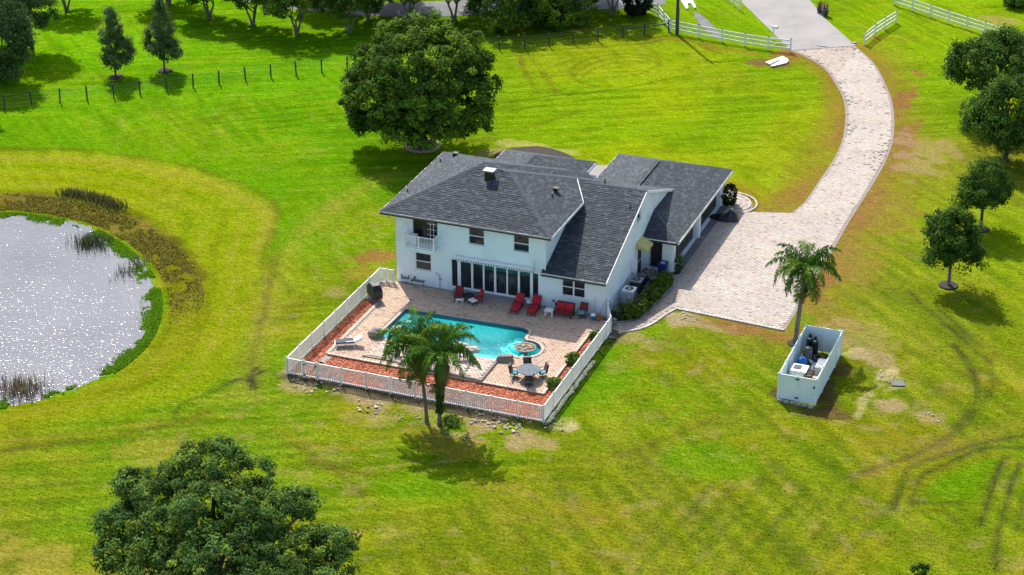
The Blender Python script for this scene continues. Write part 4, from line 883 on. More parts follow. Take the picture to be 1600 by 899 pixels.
# small canopy over the side door, side door and utility pipes on the gable wall
b = MB(); b.add([(-1.15, 22.7, 3.0), (-1.15, 24.2, 3.0), (-.25, 24.2, 2.55), (-.25, 22.7, 2.55), (-.25, 22.7, 2.35), (-.25, 24.2, 2.35), (-1.15, 22.7, 2.6), (-1.15, 24.2, 2.6)], [(0, 3, 2, 1), (3, 4, 5, 2), (0, 6, 4, 3), (1, 2, 5, 7)])
hpart('door_canopy', b, M['yellow'])
b = MB(); b.box((-1.12, 23.5, 1.25), (.06, .95, 2.15)); sd1 = hpart('side_door', b, M['bronze']); b = MB(); b.box((-1.1, 23.5, 1.25), (.05, 1.08, .06)); b.box((-1.1, 22.98, 1.25), (.08, .08, 2.25)); b.box((-1.1, 24.02, 1.25), (.08, .08, 2.25)); hpart('frame', b, M['trim'], sd1)
b = MB(); b.box((-1.0, 22.0, 1.5), (.28, .5, .85)); b.box((-.98, 22.2, .5), (.12, .12, 1.0)); b.tube([(-1.08, 16.2, 1.15), (-1.08, 22.0, 1.25)], .035, 6); b.tube([(-1.08, 18.8, 1.15), (-1.08, 18.8, .4), (-.9, 18.8, .35)], .03, 6); b.tube([(-1.08, 20.3, 1.2), (-1.08, 20.3, .4), (-.9, 20.3, .35)], .03, 6); b.box((-1.05, 16.2, 1.2), (.14, .32, .5)); b.box((-1.06, 17.0, .75), (.12, .16, .2)); hpart('utility_box', b, M['white'])
b = MB(); b.tube([(-14.1, YF-.04, .2), (-14.1, YF-.04, 1.25), (-14.3, YF-.08, 1.3), (-14.38, YF-.08, 1.5)], .025, 6); b.box((-14.05, YF-.06, .95), (.22, .06, .06)); hpart('outdoor_shower_pipe', b, M['grey'])
b = MB(); b.box((-3.2-1.9, YF-.03, .75), (.12, .08, .16)); b.box((-16.15, YF-.03, .75), (.14, .08, .16)); b.box((-4.9, YF-.04, .55), (.12, .1, .3)); hpart('outlet_box', b, M['darkgrey'])
b = MB(); b.box((-1.22, YF-.05, 1.5), (.09, .09, 3.0)); b.box((-5.75, YF-.04, 4.2), (.07, .06, 3.4)); hpart('downspout', b, M['trim'])
# ------------------------------------------------------------------ fences
def picket_fence(P0, P1, label, posts, step=0.145, H=1.24, z0=0.0, group='white picket fence runs', name='picket_fence', brace=None):
    P0, P1 = np.array(P0, float), np.array(P1, float); L_ = np.linalg.norm(P1-P0); d = (P1-P0)/L_; ang = math.atan2(d[1], d[0])
    t_ = thing(name, label, 'fence', (P0[0], P0[1], z0), ang, group)
    me = None
    for x_ in posts:
        if me is None:
            b = MB(); b.box((0, 0, (H+.1)/2), (.105, .105, H+.1)); b.add([(-.07, -.07, H+.1), (.07, -.07, H+.1), (.07, .07, H+.1), (-.07, .07, H+.1), (0, 0, H+.17)], [(3, 2, 1, 0), (0, 1, 4), (1, 2, 4), (2, 3, 4), (3, 0, 4)]); me = b.mesh('post', M['vinyl'])
        o = link('post', me, t_); o.location = (x_, 0, 0)
    for z_, h_ in ((H, .09), (.14, .10)):
        b = MB(); b.box((L_/2, 0, z_), (L_-.02, .06, h_)); obj('rail', b, M['vinyl'], t_, False)
    b = MB(); b.box((0, 0, .67), (.07, .028, 1.0)); pm_ = b.mesh('picket', M['vinyl']); x_ = step*.7
    while x_ < L_-.05:
        if min(abs(x_-q) for q in posts) > .085: o = link('picket', pm_, t_); o.location = (x_, 0, 0)
        x_ += step
    return t_
FX0 = -18.78
fp = [0, 1.25, 2.34]; xs = [FX0+2.34]
pf = [0.0]; x_ = 0
while x_ > FX0+3.0: x_ -= 1.829; pf.append(x_)
pl_ = sorted([FX0+2.34]+[q for q in pf if q > FX0+3.2])
picket_fence((FX0+2.34, 0), (0, 0), 'long white picket fence along the near side of the pool terrace', [q-(FX0+2.34) for q in pl_])
picket_fence((FX0, 0), (FX0+1.25, 0), 'short white picket fence section at the corner beside the gate', [0.0, 1.25])
g_ = picket_fence((FX0+1.32, 0), (FX0+2.27, 0), 'white picket gate with black hinges near the fence corner', [0.05, 0.9], name='picket_gate', group=None); g_['category'] = 'gate'
for x_, z_ in ((.05, 1.05), (.05, .25), (.9, 1.05)): b = MB(); b.box((x_, -.07, z_), (.12, .05, .1)); obj('hinge', b, M['black'], g_, False)
b = MB(); b.bar((.1, -.03, .2), (.85, -.03, 1.15), .05, .03); obj('brace', b, M['vinyl'], g_, False)
picket_fence((FX0, 0), (FX0, 15.3), 'white picket fence along the pond side of the pool terrace', [k*15.3/8 for k in range(1, 9)])
picket_fence((0, 0), (-.03, 13.7), 'white picket fence along the driveway side of the pool terrace', [k*13.7/7.5 for k in range(1, 8)]+[13.7])
e_ = picket_fence((FX0+.06, 15.3), (-17.66, 15.3), 'white picket gate between the house corner and the pond side fence', [0.5, 1.06], name='picket_gate', group=None); e_['category'] = 'gate'
picket_fence((-.03, 13.75), (-.9, 15.6), 'white picket section slanting from the side fence to the house corner', [2.0], group='white picket fence runs')

def rail_fence(px, label, H=1.37, group='white three rail fences'):
    P_ = [at(u, v) for u, v in px]; t_ = thing('rail_fence', label, 'fence', (P_[0][0], P_[0][1], 0), 0, group)
    b = MB(); b.box((0, 0, H/2), (.13, .13, H)); pm_ = b.mesh('post', M['vinyl']); b = MB(); b.box((0, 0, .03), (.16, .16, .06)); cm_ = b.mesh('post_cap', M['black'])
    for p in P_:
        o = link('post', pm_, t_, False); o.location = (p[0]-P_[0][0], p[1]-P_[0][1], 0); c_ = link('post_cap', cm_, o, False); c_.location = (0, 0, H)
    for i in range(len(P_)-1):
        for z_ in (.38, .79, 1.2):
            b = MB(); b.bar((P_[i][0], P_[i][1], z_), (P_[i+1][0], P_[i+1][1], z_), .05, .15); obj('rail', b, M['vinyl'], t_)
    return t_
rail_fence([(1006, 17.5), (1027.5, 26.5), (1037, 38), (1047.5, 50.5), (1091, 59), (1127.5, 66), (1163.5, 72.5), (1199.5, 78), (1235, 82)], 'white three rail fence bending past the utility pole to the driveway entrance')
rail_fence([(1350.7, 70.5), (1366.5, 57.5), (1382, 47), (1399.6, 36.2)], 'short white three rail fence right of the driveway entrance')
rail_fence([(1397, 8), (1425, 17.5), (1453, 27), (1481, 36.5), (1509.5, 45.7), (1538, 54.5), (1567, 63.5), (1596, 72.5), (1625, 82)], 'white three rail fence slanting across the top right corner')
rail_fence([(1120, -8), (1155, 16)], 'end of a white three rail fence left of the concrete road')

pp = [(-32, 177), (7.7, 170.5), (49.7, 164), (94, 160.2), (136.5, 156.5), (178, 152.8), (219, 147.5), (261, 142), (302, 136.5), (342.5, 131.5), (384, 126.5), (423.5, 121.5), (463, 117.8), (503, 113.3), (542.5, 109), (581, 104), (620, 99), (660, 94), (700, 88), (740, 83), (780, 78), (820.3, 77.5), (858, 73), (895.7, 68), (934.3, 64), (972.8, 59.6), (1006.5, 56), (1045, 51)]
wf = thing('wire_fence', 'long wire fence on dark wooden posts across the pasture', 'fence', at(*pp[0]))
b = MB(); b.tube([(0, 0, 0), (0, 0, 1.38)], .075, 7); pm_ = b.mesh('post', M['wood']); P_ = [at(u, v) for u, v in pp]; rg = random.Random(3)
for p in P_:
    o = link('post', pm_, wf, True); o.location = Vector((p[0], p[1], 0))-origin(wf); o.rotation_euler = (rg.uniform(-.03, .03), rg.uniform(-.05, .05), 0)
for z_ in (.35, .7, 1.05, 1.3):
    b = MB(); b.tube([(p[0], p[1], z_) for p in P_], .006, 4); obj('wire', b, M['grey'], wf)
for i in (25, 26):
    b = MB(); b.tube([(P_[i][0], P_[i][1], .95), (P_[i+1][0], P_[i+1][1], .95)], .06, 6); obj('rail', b, M['pole'], wf)

# utility pole, mailbox, pots, boards
p = at(1057.5, 54); up_ = thing('utility_pole', 'tall dark wooden utility pole beside the white rail fence', 'pole', p); b = MB(); b.tube([(0, 0, 0), (0, 0, 10)], [.17, .13], 10); obj('shaft', b, M['pole'], up_, False); b = MB(); b.box((.19, 0, 1.4), (.05, .12, 2.8)); obj('conduit', b, M['grey'], up_, False); b = MB(); b.box((0, .2, 9.3), (2.2, .1, .14)); obj('crossarm', b, M['wood'], up_, False)
p = at(1208, 62.5); mb_ = thing('mailbox', 'white mailbox on a white post at the driveway entrance', 'mailbox', p); b = MB(); b.box((0, 0, .6), (.11, .11, 1.2)); obj('post', b, M['white'], mb_, False); b = MB(); b.prism([(-.16+.55*0, -.14), (.4, -.14), (.4, .14), (-.16, .14)], 1.2, 1.36); b.tube([(-.16, 0, 1.36), (.4, 0, 1.36)], .14, 10); obj('box', b, M['white'], mb_, False); b = MB(); b.box((.41, 0, 1.3), (.02, .24, .22)); obj('door', b, M['grey'], mb_, False)
def pot(u, v, label, h_=.62, r_=.33, seed=1):
    t_ = thing('plant_pot', label, 'plant pot', at(u, v), 0, 'dark planters by the road'); b = MB(); b.lathe([(r_*.72, 0), (r_, h_*.9), (r_*1.08, h_*.9), (r_*1.08, h_), (r_*.9, h_), (r_*.85, h_*.85)], n=14); obj('pot', b, M['darkgrey'], t_, False); rg = random.Random(seed); b = MB()
    for k in range(26):
        a = rg.uniform(0, 6.28); l_ = rg.uniform(.25, .6); q = rg.uniform(.15, .42); b.bar((0.08*math.cos(a), .08*math.sin(a), h_*.85), (q*math.cos(a), q*math.sin(a), h_+l_), .07, .015)
    obj('foliage', b, M['flower'], t_, False)
pot(1289, 25, 'larger dark planter with dry reddish plant beside the road', .75, .4, 2); pot(1280.5, 20, 'smaller dark planter with dry reddish plant beside the road', .62, .33, 3)
def board(px, label, z=.16):
    P_ = [tuple(p[:2]) for p in atl(px, z)]; t_ = thing('plastic_board', label, 'board', (P_[0][0], P_[0][1], 0)); b = MB(); b.prism(P_, .05, z); obj('panel', b, M['white'], t_); return t_
board([(1196, 97), (1223, 87.5), (1231, 92), (1232, 95), (1229, 98), (1208, 103), (1204, 102.5), (1219, 95), (1217, 93.5), (1203, 100)], 'white notched board lying on the ground near the driveway entrance')
board([(1060, -6), (1072, 13), (1075.5, 13), (1074, 4.5), (1080, 5), (1085, 12), (1088, 11), (1079, -6)], 'white notched board lying on the grass right of the utility pole')
# ------------------------------------------------------------------ vegetation
def leaves(P_, Nr, S_, C_, aspect=0.55, rg=None):
    """one four-cornered leaf spray per point; P_ (n,3) centre, Nr facing, S_ length, C_ colour."""
    n = len(P_); rg = rg or np.random.default_rng(1)
    Nr = Nr/np.linalg.norm(Nr, axis=1)[:, None]; t = rg.normal(size=(n, 3)); t -= (t*Nr).sum(1)[:, None]*Nr; t /= np.linalg.norm(t, axis=1)[:, None]; bt = np.cross(Nr, t)
    L_ = S_[:, None]*t*0.5; W_ = S_[:, None]*bt*0.5*aspect; sag = S_[:, None]*Nr*0.12
    V_ = np.stack([P_-L_-sag, P_+W_, P_+L_-sag, P_-W_], 1).reshape(-1, 3)
    return V_, np.arange(n*4).reshape(n, 4), C_
def crown_mesh(lobes, nclump, per, size, pal, seed, clump_r=0.6, shell=0.6, upbias=0.5, var=0.32):
    """lobes: (x,y,z,rx,ry,rz); sprays gathered in clumps spread through the outer part of every lobe."""
    rg = np.random.default_rng(seed); lobes = np.array(lobes, float); vol = (lobes[:, 3]*lobes[:, 4]+lobes[:, 4]*lobes[:, 5]+lobes[:, 3]*lobes[:, 5]); vol = vol/vol.sum()
    li = rg.choice(len(lobes), nclump, p=vol); d = rg.normal(size=(nclump, 3)); d /= np.linalg.norm(d, axis=1)[:, None]
    r_ = (shell+(1-shell)*rg.random(nclump)**0.6)*(0.86+0.28*rg.random(nclump)); cc = lobes[li, :3]+d*lobes[li, 3:]*r_[:, None]
    # leave out the clumps that lie deep inside another lobe
    deep = np.zeros(nclump, bool)
    for k in range(len(lobes)): deep |= (li != k) & ((((cc-lobes[k, :3])/lobes[k, 3:])**2).sum(1) < 0.42)
    cc, d, li = cc[~deep], d[~deep], li[~deep]; nclump = len(cc)
    tone = 1+var*(rg.random(nclump)-0.5)*2; pal = np.array(pal); pi = rg.integers(0, len(pal), nclump)
    k = np.repeat(np.arange(nclump), per); n = len(k); rr = clump_r*(0.6+0.8*rg.random(nclump))[k]
    g = rg.normal(size=(n, 3)); g /= np.linalg.norm(g, axis=1)[:, None]; q = rg.random(n)**0.45
    off = g*(rr*q)[:, None]*np.array((1, 1, 0.75)); P_ = cc[k]+off
    Nr = g*0.8+d[k]*0.5+np.array((0, 0, upbias))+rg.normal(size=(n, 3))*0.35
    S_ = size*(0.65+0.7*rg.random(n)); C_ = 1.28*pal[pi][k]*tone[k][:, None]*(0.7+0.6*rg.random(n))[:, None]
    return leaves(P_, Nr, S_, C_, 0.55, rg), cc
def limb(b, p, q, r0, r1, rg, n=6, bend=0.12):
    p, q = np.array(p, float), np.array(q, float); m_ = []
    L_ = np.linalg.norm(q-p)
    for i in range(5):
        t = i/4; m_.append(p+(q-p)*t+np.array((rg.uniform(-1, 1), rg.uniform(-1, 1), 0.6*math.sin(math.pi*t)))*bend*L_*math.sin(math.pi*t)*0.6)
    b.tube(m_, [r0+(r1-r0)*i/4 for i in range(5)], n)
OAK = [(0.052, 0.105, 0.012), (0.072, 0.130, 0.013), (0.105, 0.165, 0.014), (0.040, 0.084, 0.012)]
DEEP = [(0.046, 0.098, 0.014), (0.066, 0.126, 0.016), (0.036, 0.076, 0.013)]
BLUEG = [(0.062, 0.120, 0.026), (0.088, 0.152, 0.028), (0.13, 0.185, 0.026), (0.046, 0.094, 0.022)]
GREYG = [(0.076, 0.122, 0.038), (0.10, 0.15, 0.046), (0.056, 0.098, 0.03)]
BRIGHT = [(0.07, 0.125, 0.022), (0.09, 0.15, 0.025), (0.055, 0.10, 0.02)]
def tree(name, label, base, lobes, trunk_h, r0, nclump, per, size, pal, seed, group=None, clump_r=.6, bark='bark', lean=(0, 0), nb=None, ring=None, stems=1, shell=.6, upbias=.5, var=.32):
    t_ = thing(name, label, 'tree', base, 0, group); rg = random.Random(seed)
    (V_, F_, C_), cc = crown_mesh(lobes, nclump, per, size, pal, seed, clump_r, shell, upbias, var)
    link('crown', npmesh('crown', V_, F_, M['leaf'], C_), t_)
    b = MB(); fork = []
    for s in range(stems):
        a = 6.28*s/stems+.4; o = (0 if stems == 1 else .25*math.cos(a), 0 if stems == 1 else .25*math.sin(a)); top = (lean[0]+o[0]*2.2, lean[1]+o[1]*2.2, trunk_h)
        b.tube([(o[0]*.4, o[1]*.4, -.15), (o[0]*.5, o[1]*.5, .12), (o[0]+lean[0]*.3, o[1]+lean[1]*.3, trunk_h*.45), top], [r0*1.5, r0*1.1, r0*.9, r0*.75], 9); fork.append(top)
    tg = list(cc); rg.shuffle(tg)
    for i, q in enumerate(tg[:nb if nb is not None else 16]): limb(b, fork[i % len(fork)], q, r0*.5, r0*.08, rg, 5)
    obj('trunk', b, M[bark], t_, False, True)
    return t_
# the big shade tree behind the house
B = at(660, 229)
lob = [(0, 0.4, 7.0, 6.2, 6.4, 4.2), (-4.2, -1, 5.2, 3.2, 3.2, 2.9), (4.2, -.8, 5.4, 3.3, 3.2, 3.1), (-2.6, 1.5, 8.6, 3.0, 3.0, 2.6), (2.8, 1.6, 8.2, 3.2, 3.0, 2.7), (0, -4.2, 4.8, 3.4, 2.8, 2.6), (-5.2, .5, 6.8, 2.2, 2.4, 2.0), (5.2, .6, 7.0, 2.3, 2.4, 2.1), (0, 2.0, 9.6, 2.6, 2.6, 2.1), (-3.6, -3.2, 4.0, 2.3, 2.0, 1.7), (3.8, -3.2, 4.2, 2.4, 2.0, 1.9), (-.4, -2.6, 8.4, 2.8, 2.6, 2.2), (1.0, -3.6, 6.6, 2.4, 2.2, 2.0), (-6.0, -.8, 4.0, 1.5, 1.6, 1.4), (-4.6, -2.6, 2.9, 1.6, 1.5, 1.3), (1.9, -4.0, 2.9, 1.7, 1.5, 1.3), (6.2, -1, 4.2, 1.5, 1.6, 1.6)]
lob = [tuple(q*k for q, k in zip(L0, (.93, .93, .98, .91, .91, .95))) for L0 in lob]
tree('shade_tree', 'big round dark green tree with a stone ring, directly behind the house', B, lob, 2.6, .42, 1550, 58, .30, OAK, 3, clump_r=.6, nb=26, var=.55, upbias=.8)
rr = thing('stone_ring', 'ring of pale stones round dark mulch under the big shade tree', 'stone ring', B); b = MB(); b.lathe([(1.45, 0), (1.4, .07), (0, .09)], n=28, cap=False); obj('mulch', b, M['darkmulch'], rr, False); rg = random.Random(2)
sm_ = []
for s in range(4): b = MB(); b.blob((0, 0, 0), (.24, .17, .14), 7, 5, .18, s, col=(.6, .56, .5)); sm_.append(b.mesh('stone', M['stone']))
for k in range(24): a = 6.283*k/24; o = link('stone', sm_[k % 4], rr); o.location = (1.5*math.cos(a), 1.5*math.sin(a), .06); o.rotation_euler = (0, 0, a+1.57)
# the tree whose crown fills the lower left corner
B = np.array((-8.9, -27.3, 0)); L_ = []
for u, v, z, r_ in [(335, 720, 8.0, 1.9), (290, 740, 7.4, 1.7), (390, 745, 7.4, 1.7), (225, 765, 6.6, 1.7), (195, 748, 6.8, 1.0), (180, 820, 5.4, 1.6), (175, 860, 4.6, 1.4), (330, 800, 7.2, 2.4), (260, 830, 6.2, 2.1), (410, 805, 6.8, 2.1), (470, 780, 6.4, 1.2), (520, 850, 5.0, 1.5), (480, 860, 5.2, 1.7), (340, 880, 6.0, 2.6), (240, 900, 4.6, 2.0), (420, 900, 5.4, 2.2), (510, 900, 4.2, 1.8), (300, 960, 5.0, 2.4), (400, 970, 4.6, 2.4), (300, 705, 8.2, 1.0)]:
    p = at(u, v, z)-B; L_.append((p[0]*.97, p[1]*.97, p[2]-.1, r_*.92, r_*.96, r_*.72))
tree('broad_tree', 'broad leafy tree in the lower left corner, seen from above', B, L_, 2.6, .34, 1700, 64, .20, BLUEG, 8, clump_r=.44, nb=34, bark='palebark', var=.5, upbias=.8)
# young and small trees
def lolli(w_, z0, z1, seed, k=6, narrow=1.0):
    rg = random.Random(seed); r_ = []; h_ = (z1-z0)/2; c = (z0+z1)/2; r_.append((0, 0, c, w_*.78, w_*.78, h_*.85))
    for i in range(k): a = 6.283*i/k+rg.uniform(-.4, .4); zz = c+rg.uniform(-.55, .5)*h_; q = w_*rg.uniform(.45, .66)*narrow; r_.append((q*math.cos(a), q*math.sin(a), zz, w_*.46, w_*.46, h_*.42))
    r_.append((rg.uniform(-.2, .2), rg.uniform(-.2, .2), z1-h_*.4, w_*.46, w_*.46, h_*.4)); return r_
def tcone(w_, z0, z1, seed):
    rg = random.Random(seed); r_ = []
    for i in range(7):
        t = i/6; zz = z0+(z1-z0)*(.08+.86*t); q = w_*(1-.78*t)*(.75 if i == 0 else 1); r_.append((rg.uniform(-.3, .3)*q, rg.uniform(-.3, .3)*q, zz, q, q, (z1-z0)*.13))
    return r_
tree('small_tree', 'small round tree with a pale trunk, nearest of the three on the right lawn', at(1482, 446), lolli(2.35, 1.5, 6.3, 4), 1.8, .14, 210, 70, .22, DEEP, 21, 'trees on the right lawn', clump_r=.55, bark='palebark', nb=14)
tree('small_tree', 'small round tree, middle of the three on the right lawn', at(1532, 358), lolli(2.3, 1.7, 6.0, 9), 1.9, .14, 230, 72, .21, DEEP, 22, 'trees on the right lawn', clump_r=.55, nb=14)
tree('lawn_tree', 'tall bushy dark tree at the right edge, in front of a larger one', at(1571, 250), lolli(3.9, 1.6, 7.4, 14, 8), 2.0, .22, 400, 70, .27, DEEP, 23, 'trees on the right lawn', clump_r=.7, nb=18)
tree('lawn_tree', 'large dark tree at the right edge near the white rail fence', at(1556, 182), lolli(4.7, 1.8, 8.2, 17, 9), 2.2, .26, 520, 72, .28, DEEP, 24, 'trees on the right lawn', clump_r=.75, nb=20)
for (u, v), lab, sd in [((1482, 446), 'under the nearest small tree', 1), ((1532, 358), 'under the middle small tree', 2), ((181, 121), 'under the left young tree', 3), ((257, 111), 'under the right young tree', 4)]:
    p = at(u, v); b = MB(); b.lathe([(.75, 0), (.7, .06), (0, .1)], (p[0], p[1], 0), 14, cap=False); tag(obj('mulch_ring', b, M['darkmulch']), 'round patch of dark mulch '+lab, kind='structure')
tree('young_tree', 'young slim tree with a pointed crown, left of the pair by the wire fence', at(181, 121), tcone(1.75, 1.2, 6.9, 5), 1.9, .09, 170, 66, .2, GREYG, 31, 'young trees by the wire fence', clump_r=.5, nb=10)
tree('young_tree', 'young slim tree with a fuller crown, right of the pair by the wire fence', at(257, 111), tcone(1.8, 1.5, 7.0, 6), 2.0, .09, 180, 66, .2, GREYG, 32, 'young trees by the wire fence', clump_r=.5, nb=10)
p = at(1435, 910); tree('sapling', 'tiny leafy sapling standing alone near the bottom edge', p, [(0, 0, .75, .5, .5, .38), (.2, .1, 1.0, .3, .3, .25)], .5, .025, 26, 26, .2, DEEP, 33, clump_r=.2, nb=4)
# the trees of the far left corner
tree('grey_tree', 'greyish green tree with a dark trunk in the top left corner', at(50, 76), [(.2, .5, 6.4, 3.2, 3, 2.6), (-2.2, -.4, 5.0, 2.6, 2.4, 2.4), (1.7, -.6, 4.8, 1.9, 1.9, 1.7), (.9, 1.0, 8.2, 2.4, 2.4, 2.0), (-2.4, .8, 7.4, 2.4, 2.2, 2.0), (-3.4, .2, 3.6, 2.2, 2.0, 2.0)], 2.8, .2, 420, 74, .27, GREYG, 41, 'trees in the top left corner', clump_r=.7, nb=14)
tree('grey_tree', 'dense low branching tree cut off by the left edge near the top', at(-2, 124), [(0, 0, 3.8, 3.3, 3, 3.0), (-1, .5, 6.2, 2.8, 2.8, 2.6), (1.0, -.3, 2.4, 2.0, 1.8, 1.9), (1.6, .6, 4.8, 2.2, 2.0, 2.2), (.6, .8, 7.6, 2.2, 2.2, 2.0)], 1.2, .2, 440, 74, .27, GREYG, 42, 'trees in the top left corner', clump_r=.7, nb=10)
tree('grey_tree', 'tree at the left edge below the wire fence, mostly out of view', at(-60, 182), [(0, 0, 4.6, 3.0, 3, 2.4), (.6, -.4, 3.4, 2.6, 2.4, 1.8)], 1.8, .2, 130, 50, .4, GREYG, 43, 'trees in the top left corner', clump_r=.7, nb=10)
# row of trees along the lane
rowb = [(104, 18, 1.0), (264, 7, 1.2), (327, 29, 1.0), (395.5, 39.5, 1.0), (464, 54, 1.05), (546, 51, 1.0), (575, 31, .9), (640, 30, 1.1), (710, 31, 1.1), (797, 46, 1.15), (836, 30, 1.0), (877, 35, 1.15), (957, 23, 1.1), (505, 8, 1.1), (610, 2, 1.1), (760, 0, 1.15), (900, -8, 1.2)]
side_ = ['far left trunk of the row', 'second trunk from the left', 'third trunk from the left', 'fourth trunk from the left', 'left of the big shade tree and nearest the pasture', 'just left of the big shade tree', 'behind its neighbour nearest the lane', 'behind the top of the shade tree', 'behind the right half of the shade tree', 'right of the shade tree, low and dense', 'between two dense ones right of the shade tree', 'above the wire fence, dark and dense', 'left of the dark shrub', 'beyond the lane at the top edge, left', 'beyond the lane above the shade tree', 'beyond the lane right of the shade tree', 'beyond the lane at the top edge, far right']
protos = []
for s in range(3):
    rg = random.Random(60+s); L2 = [(0, 0, 4.6, 2.5, 2.5, 1.6)]
    for i in range(7): a = 6.28*i/7+rg.uniform(-.3, .3); L2.append((2.1*math.cos(a), 2.1*math.sin(a), rg.uniform(2.7, 4.6), 1.4, 1.4, 1.2))
    L2 += [(.4, .2, 5.9, 1.7, 1.7, 1.2), (-.6, -.3, 5.6, 1.5, 1.5, 1.2)]
    protos.append(L2)
first = {}
for i, (u, v, s) in enumerate(rowb):
    k = i % 3; dense = i in (9, 10, 11)
    lab = 'spreading tree of the lane row: '+side_[i]
    if dense: L2 = [(x_, y_, z_-1.6, a*1.1, b__*1.1, c*1.3) for x_, y_, z_, a, b__, c in protos[k]]; kk = 'd%d' % k
    else: L2 = protos[k]; kk = k
    if kk not in first:
        first[kk] = tree('row_tree', lab, at(u, v), L2, 1.5, .12, 230, 66, .27, OAK if dense else BRIGHT[:1]+OAK, 50+i, 'trees along the lane', clump_r=.6, bark='palebark', nb=16, stems=3); first[kk].rotation_euler.z = i; first[kk].scale = (s, s, s)
    else: dup(first[kk], at(u, v), i*1.7, lab, s)
def shrub(name, label, base, r_, h_, n, size, pal, seed, group=None, cl=.3, per=40, cat='shrub', shell=.8):
    t_ = thing(name, label, cat, base, 0, group); (V_, F_, C_), cc = crown_mesh([(0, 0, h_*.5, r_, r_, h_*.5)], n, per, size, pal, seed, cl, shell, .3, .3); link('foliage', npmesh('foliage', V_, F_, M['leaf'], C_), t_)
    b = MB(); [b.tube([(0, 0, 0), (q[0]*.6, q[1]*.6, q[2]*.7)], [.04, .015], 5) for q in cc[:7]]; obj('stem', b, M['bark'], t_, False); return t_
shrub('dark_shrub', 'dark dense shrub at the left end of the white rail fence', at(994, 22), 1.5, 3.0, 110, .3, [(.016, .026, .014), (.022, .034, .018)], 71, cl=.4, per=44)
shrub('clipped_shrub', 'clipped dark barrel-shaped shrub at the garage corner', at(1138, 320), .62, 1.75, 110, .13, [(.022, .04, .012), (.032, .052, .014)], 72, cl=.17, per=46, shell=.9)
shrub('low_bush', 'dark green bush in the top right corner', at(1588, 8), 1.6, 2.0, 90, .32, DEEP, 73, cl=.45)
for i, (u, v, s) in enumerate([(866, 606, .46), (896, 569, .48), (932, 530, .42)]):
    shrub('bed_shrub', ['bright leafy shrub in the side mulch bed, nearest the picket corner', 'bright leafy shrub midway along the side mulch bed', 'small bright shrub at the house end of the side mulch bed'][i], at(u, v, .06), s, s*1.5, 40, .2, BRIGHT, 80+i, 'shrubs in the side bed', cl=.24, per=30)
shrub('potted_plant', 'small leafy plant in the dark bed at the garage corner', at(1060, 426), .26, 1.5, 24, .16, DEEP, 85, cl=.18, per=24)
shrub('weed_clump', 'low bright green clump beside the right palm trunk', at(708, 661), .6, .4, 30, .14, BRIGHT, 86, cl=.2, per=30)
# long clipped hedge
hp_ = smooth_poly(atl([(974, 499), (994, 494), (1017, 473), (1034, 454), (1040, 446)])[:, :2], False, 5)
t_ = thing('hedge', 'long clipped dark green hedge curving beside the side wall', 'hedge', (hp_[0][0], hp_[0][1], 0)); L2 = [(p[0]-hp_[0][0], p[1]-hp_[0][1], .58, .55, .55, .56) for p in hp_]
(V_, F_, C_), cc = crown_mesh(L2, 1300, 24, .12, [(.05, .10, .012), (.07, .13, .014), (.04, .08, .012), (.11, .12, .02)], 90, .14, .88, .5, .3); link('foliage', npmesh('foliage', V_, F_, M['leaf'], C_), t_)
b = MB(); [b.tube([(p[0]-hp_[0][0], p[1]-hp_[0][1], 0), (p[0]-hp_[0][0], p[1]-hp_[0][1], .8)], [.1, .03], 5) for p in hp_[::2]]; obj('stem', b, M['bark'], t_, False)
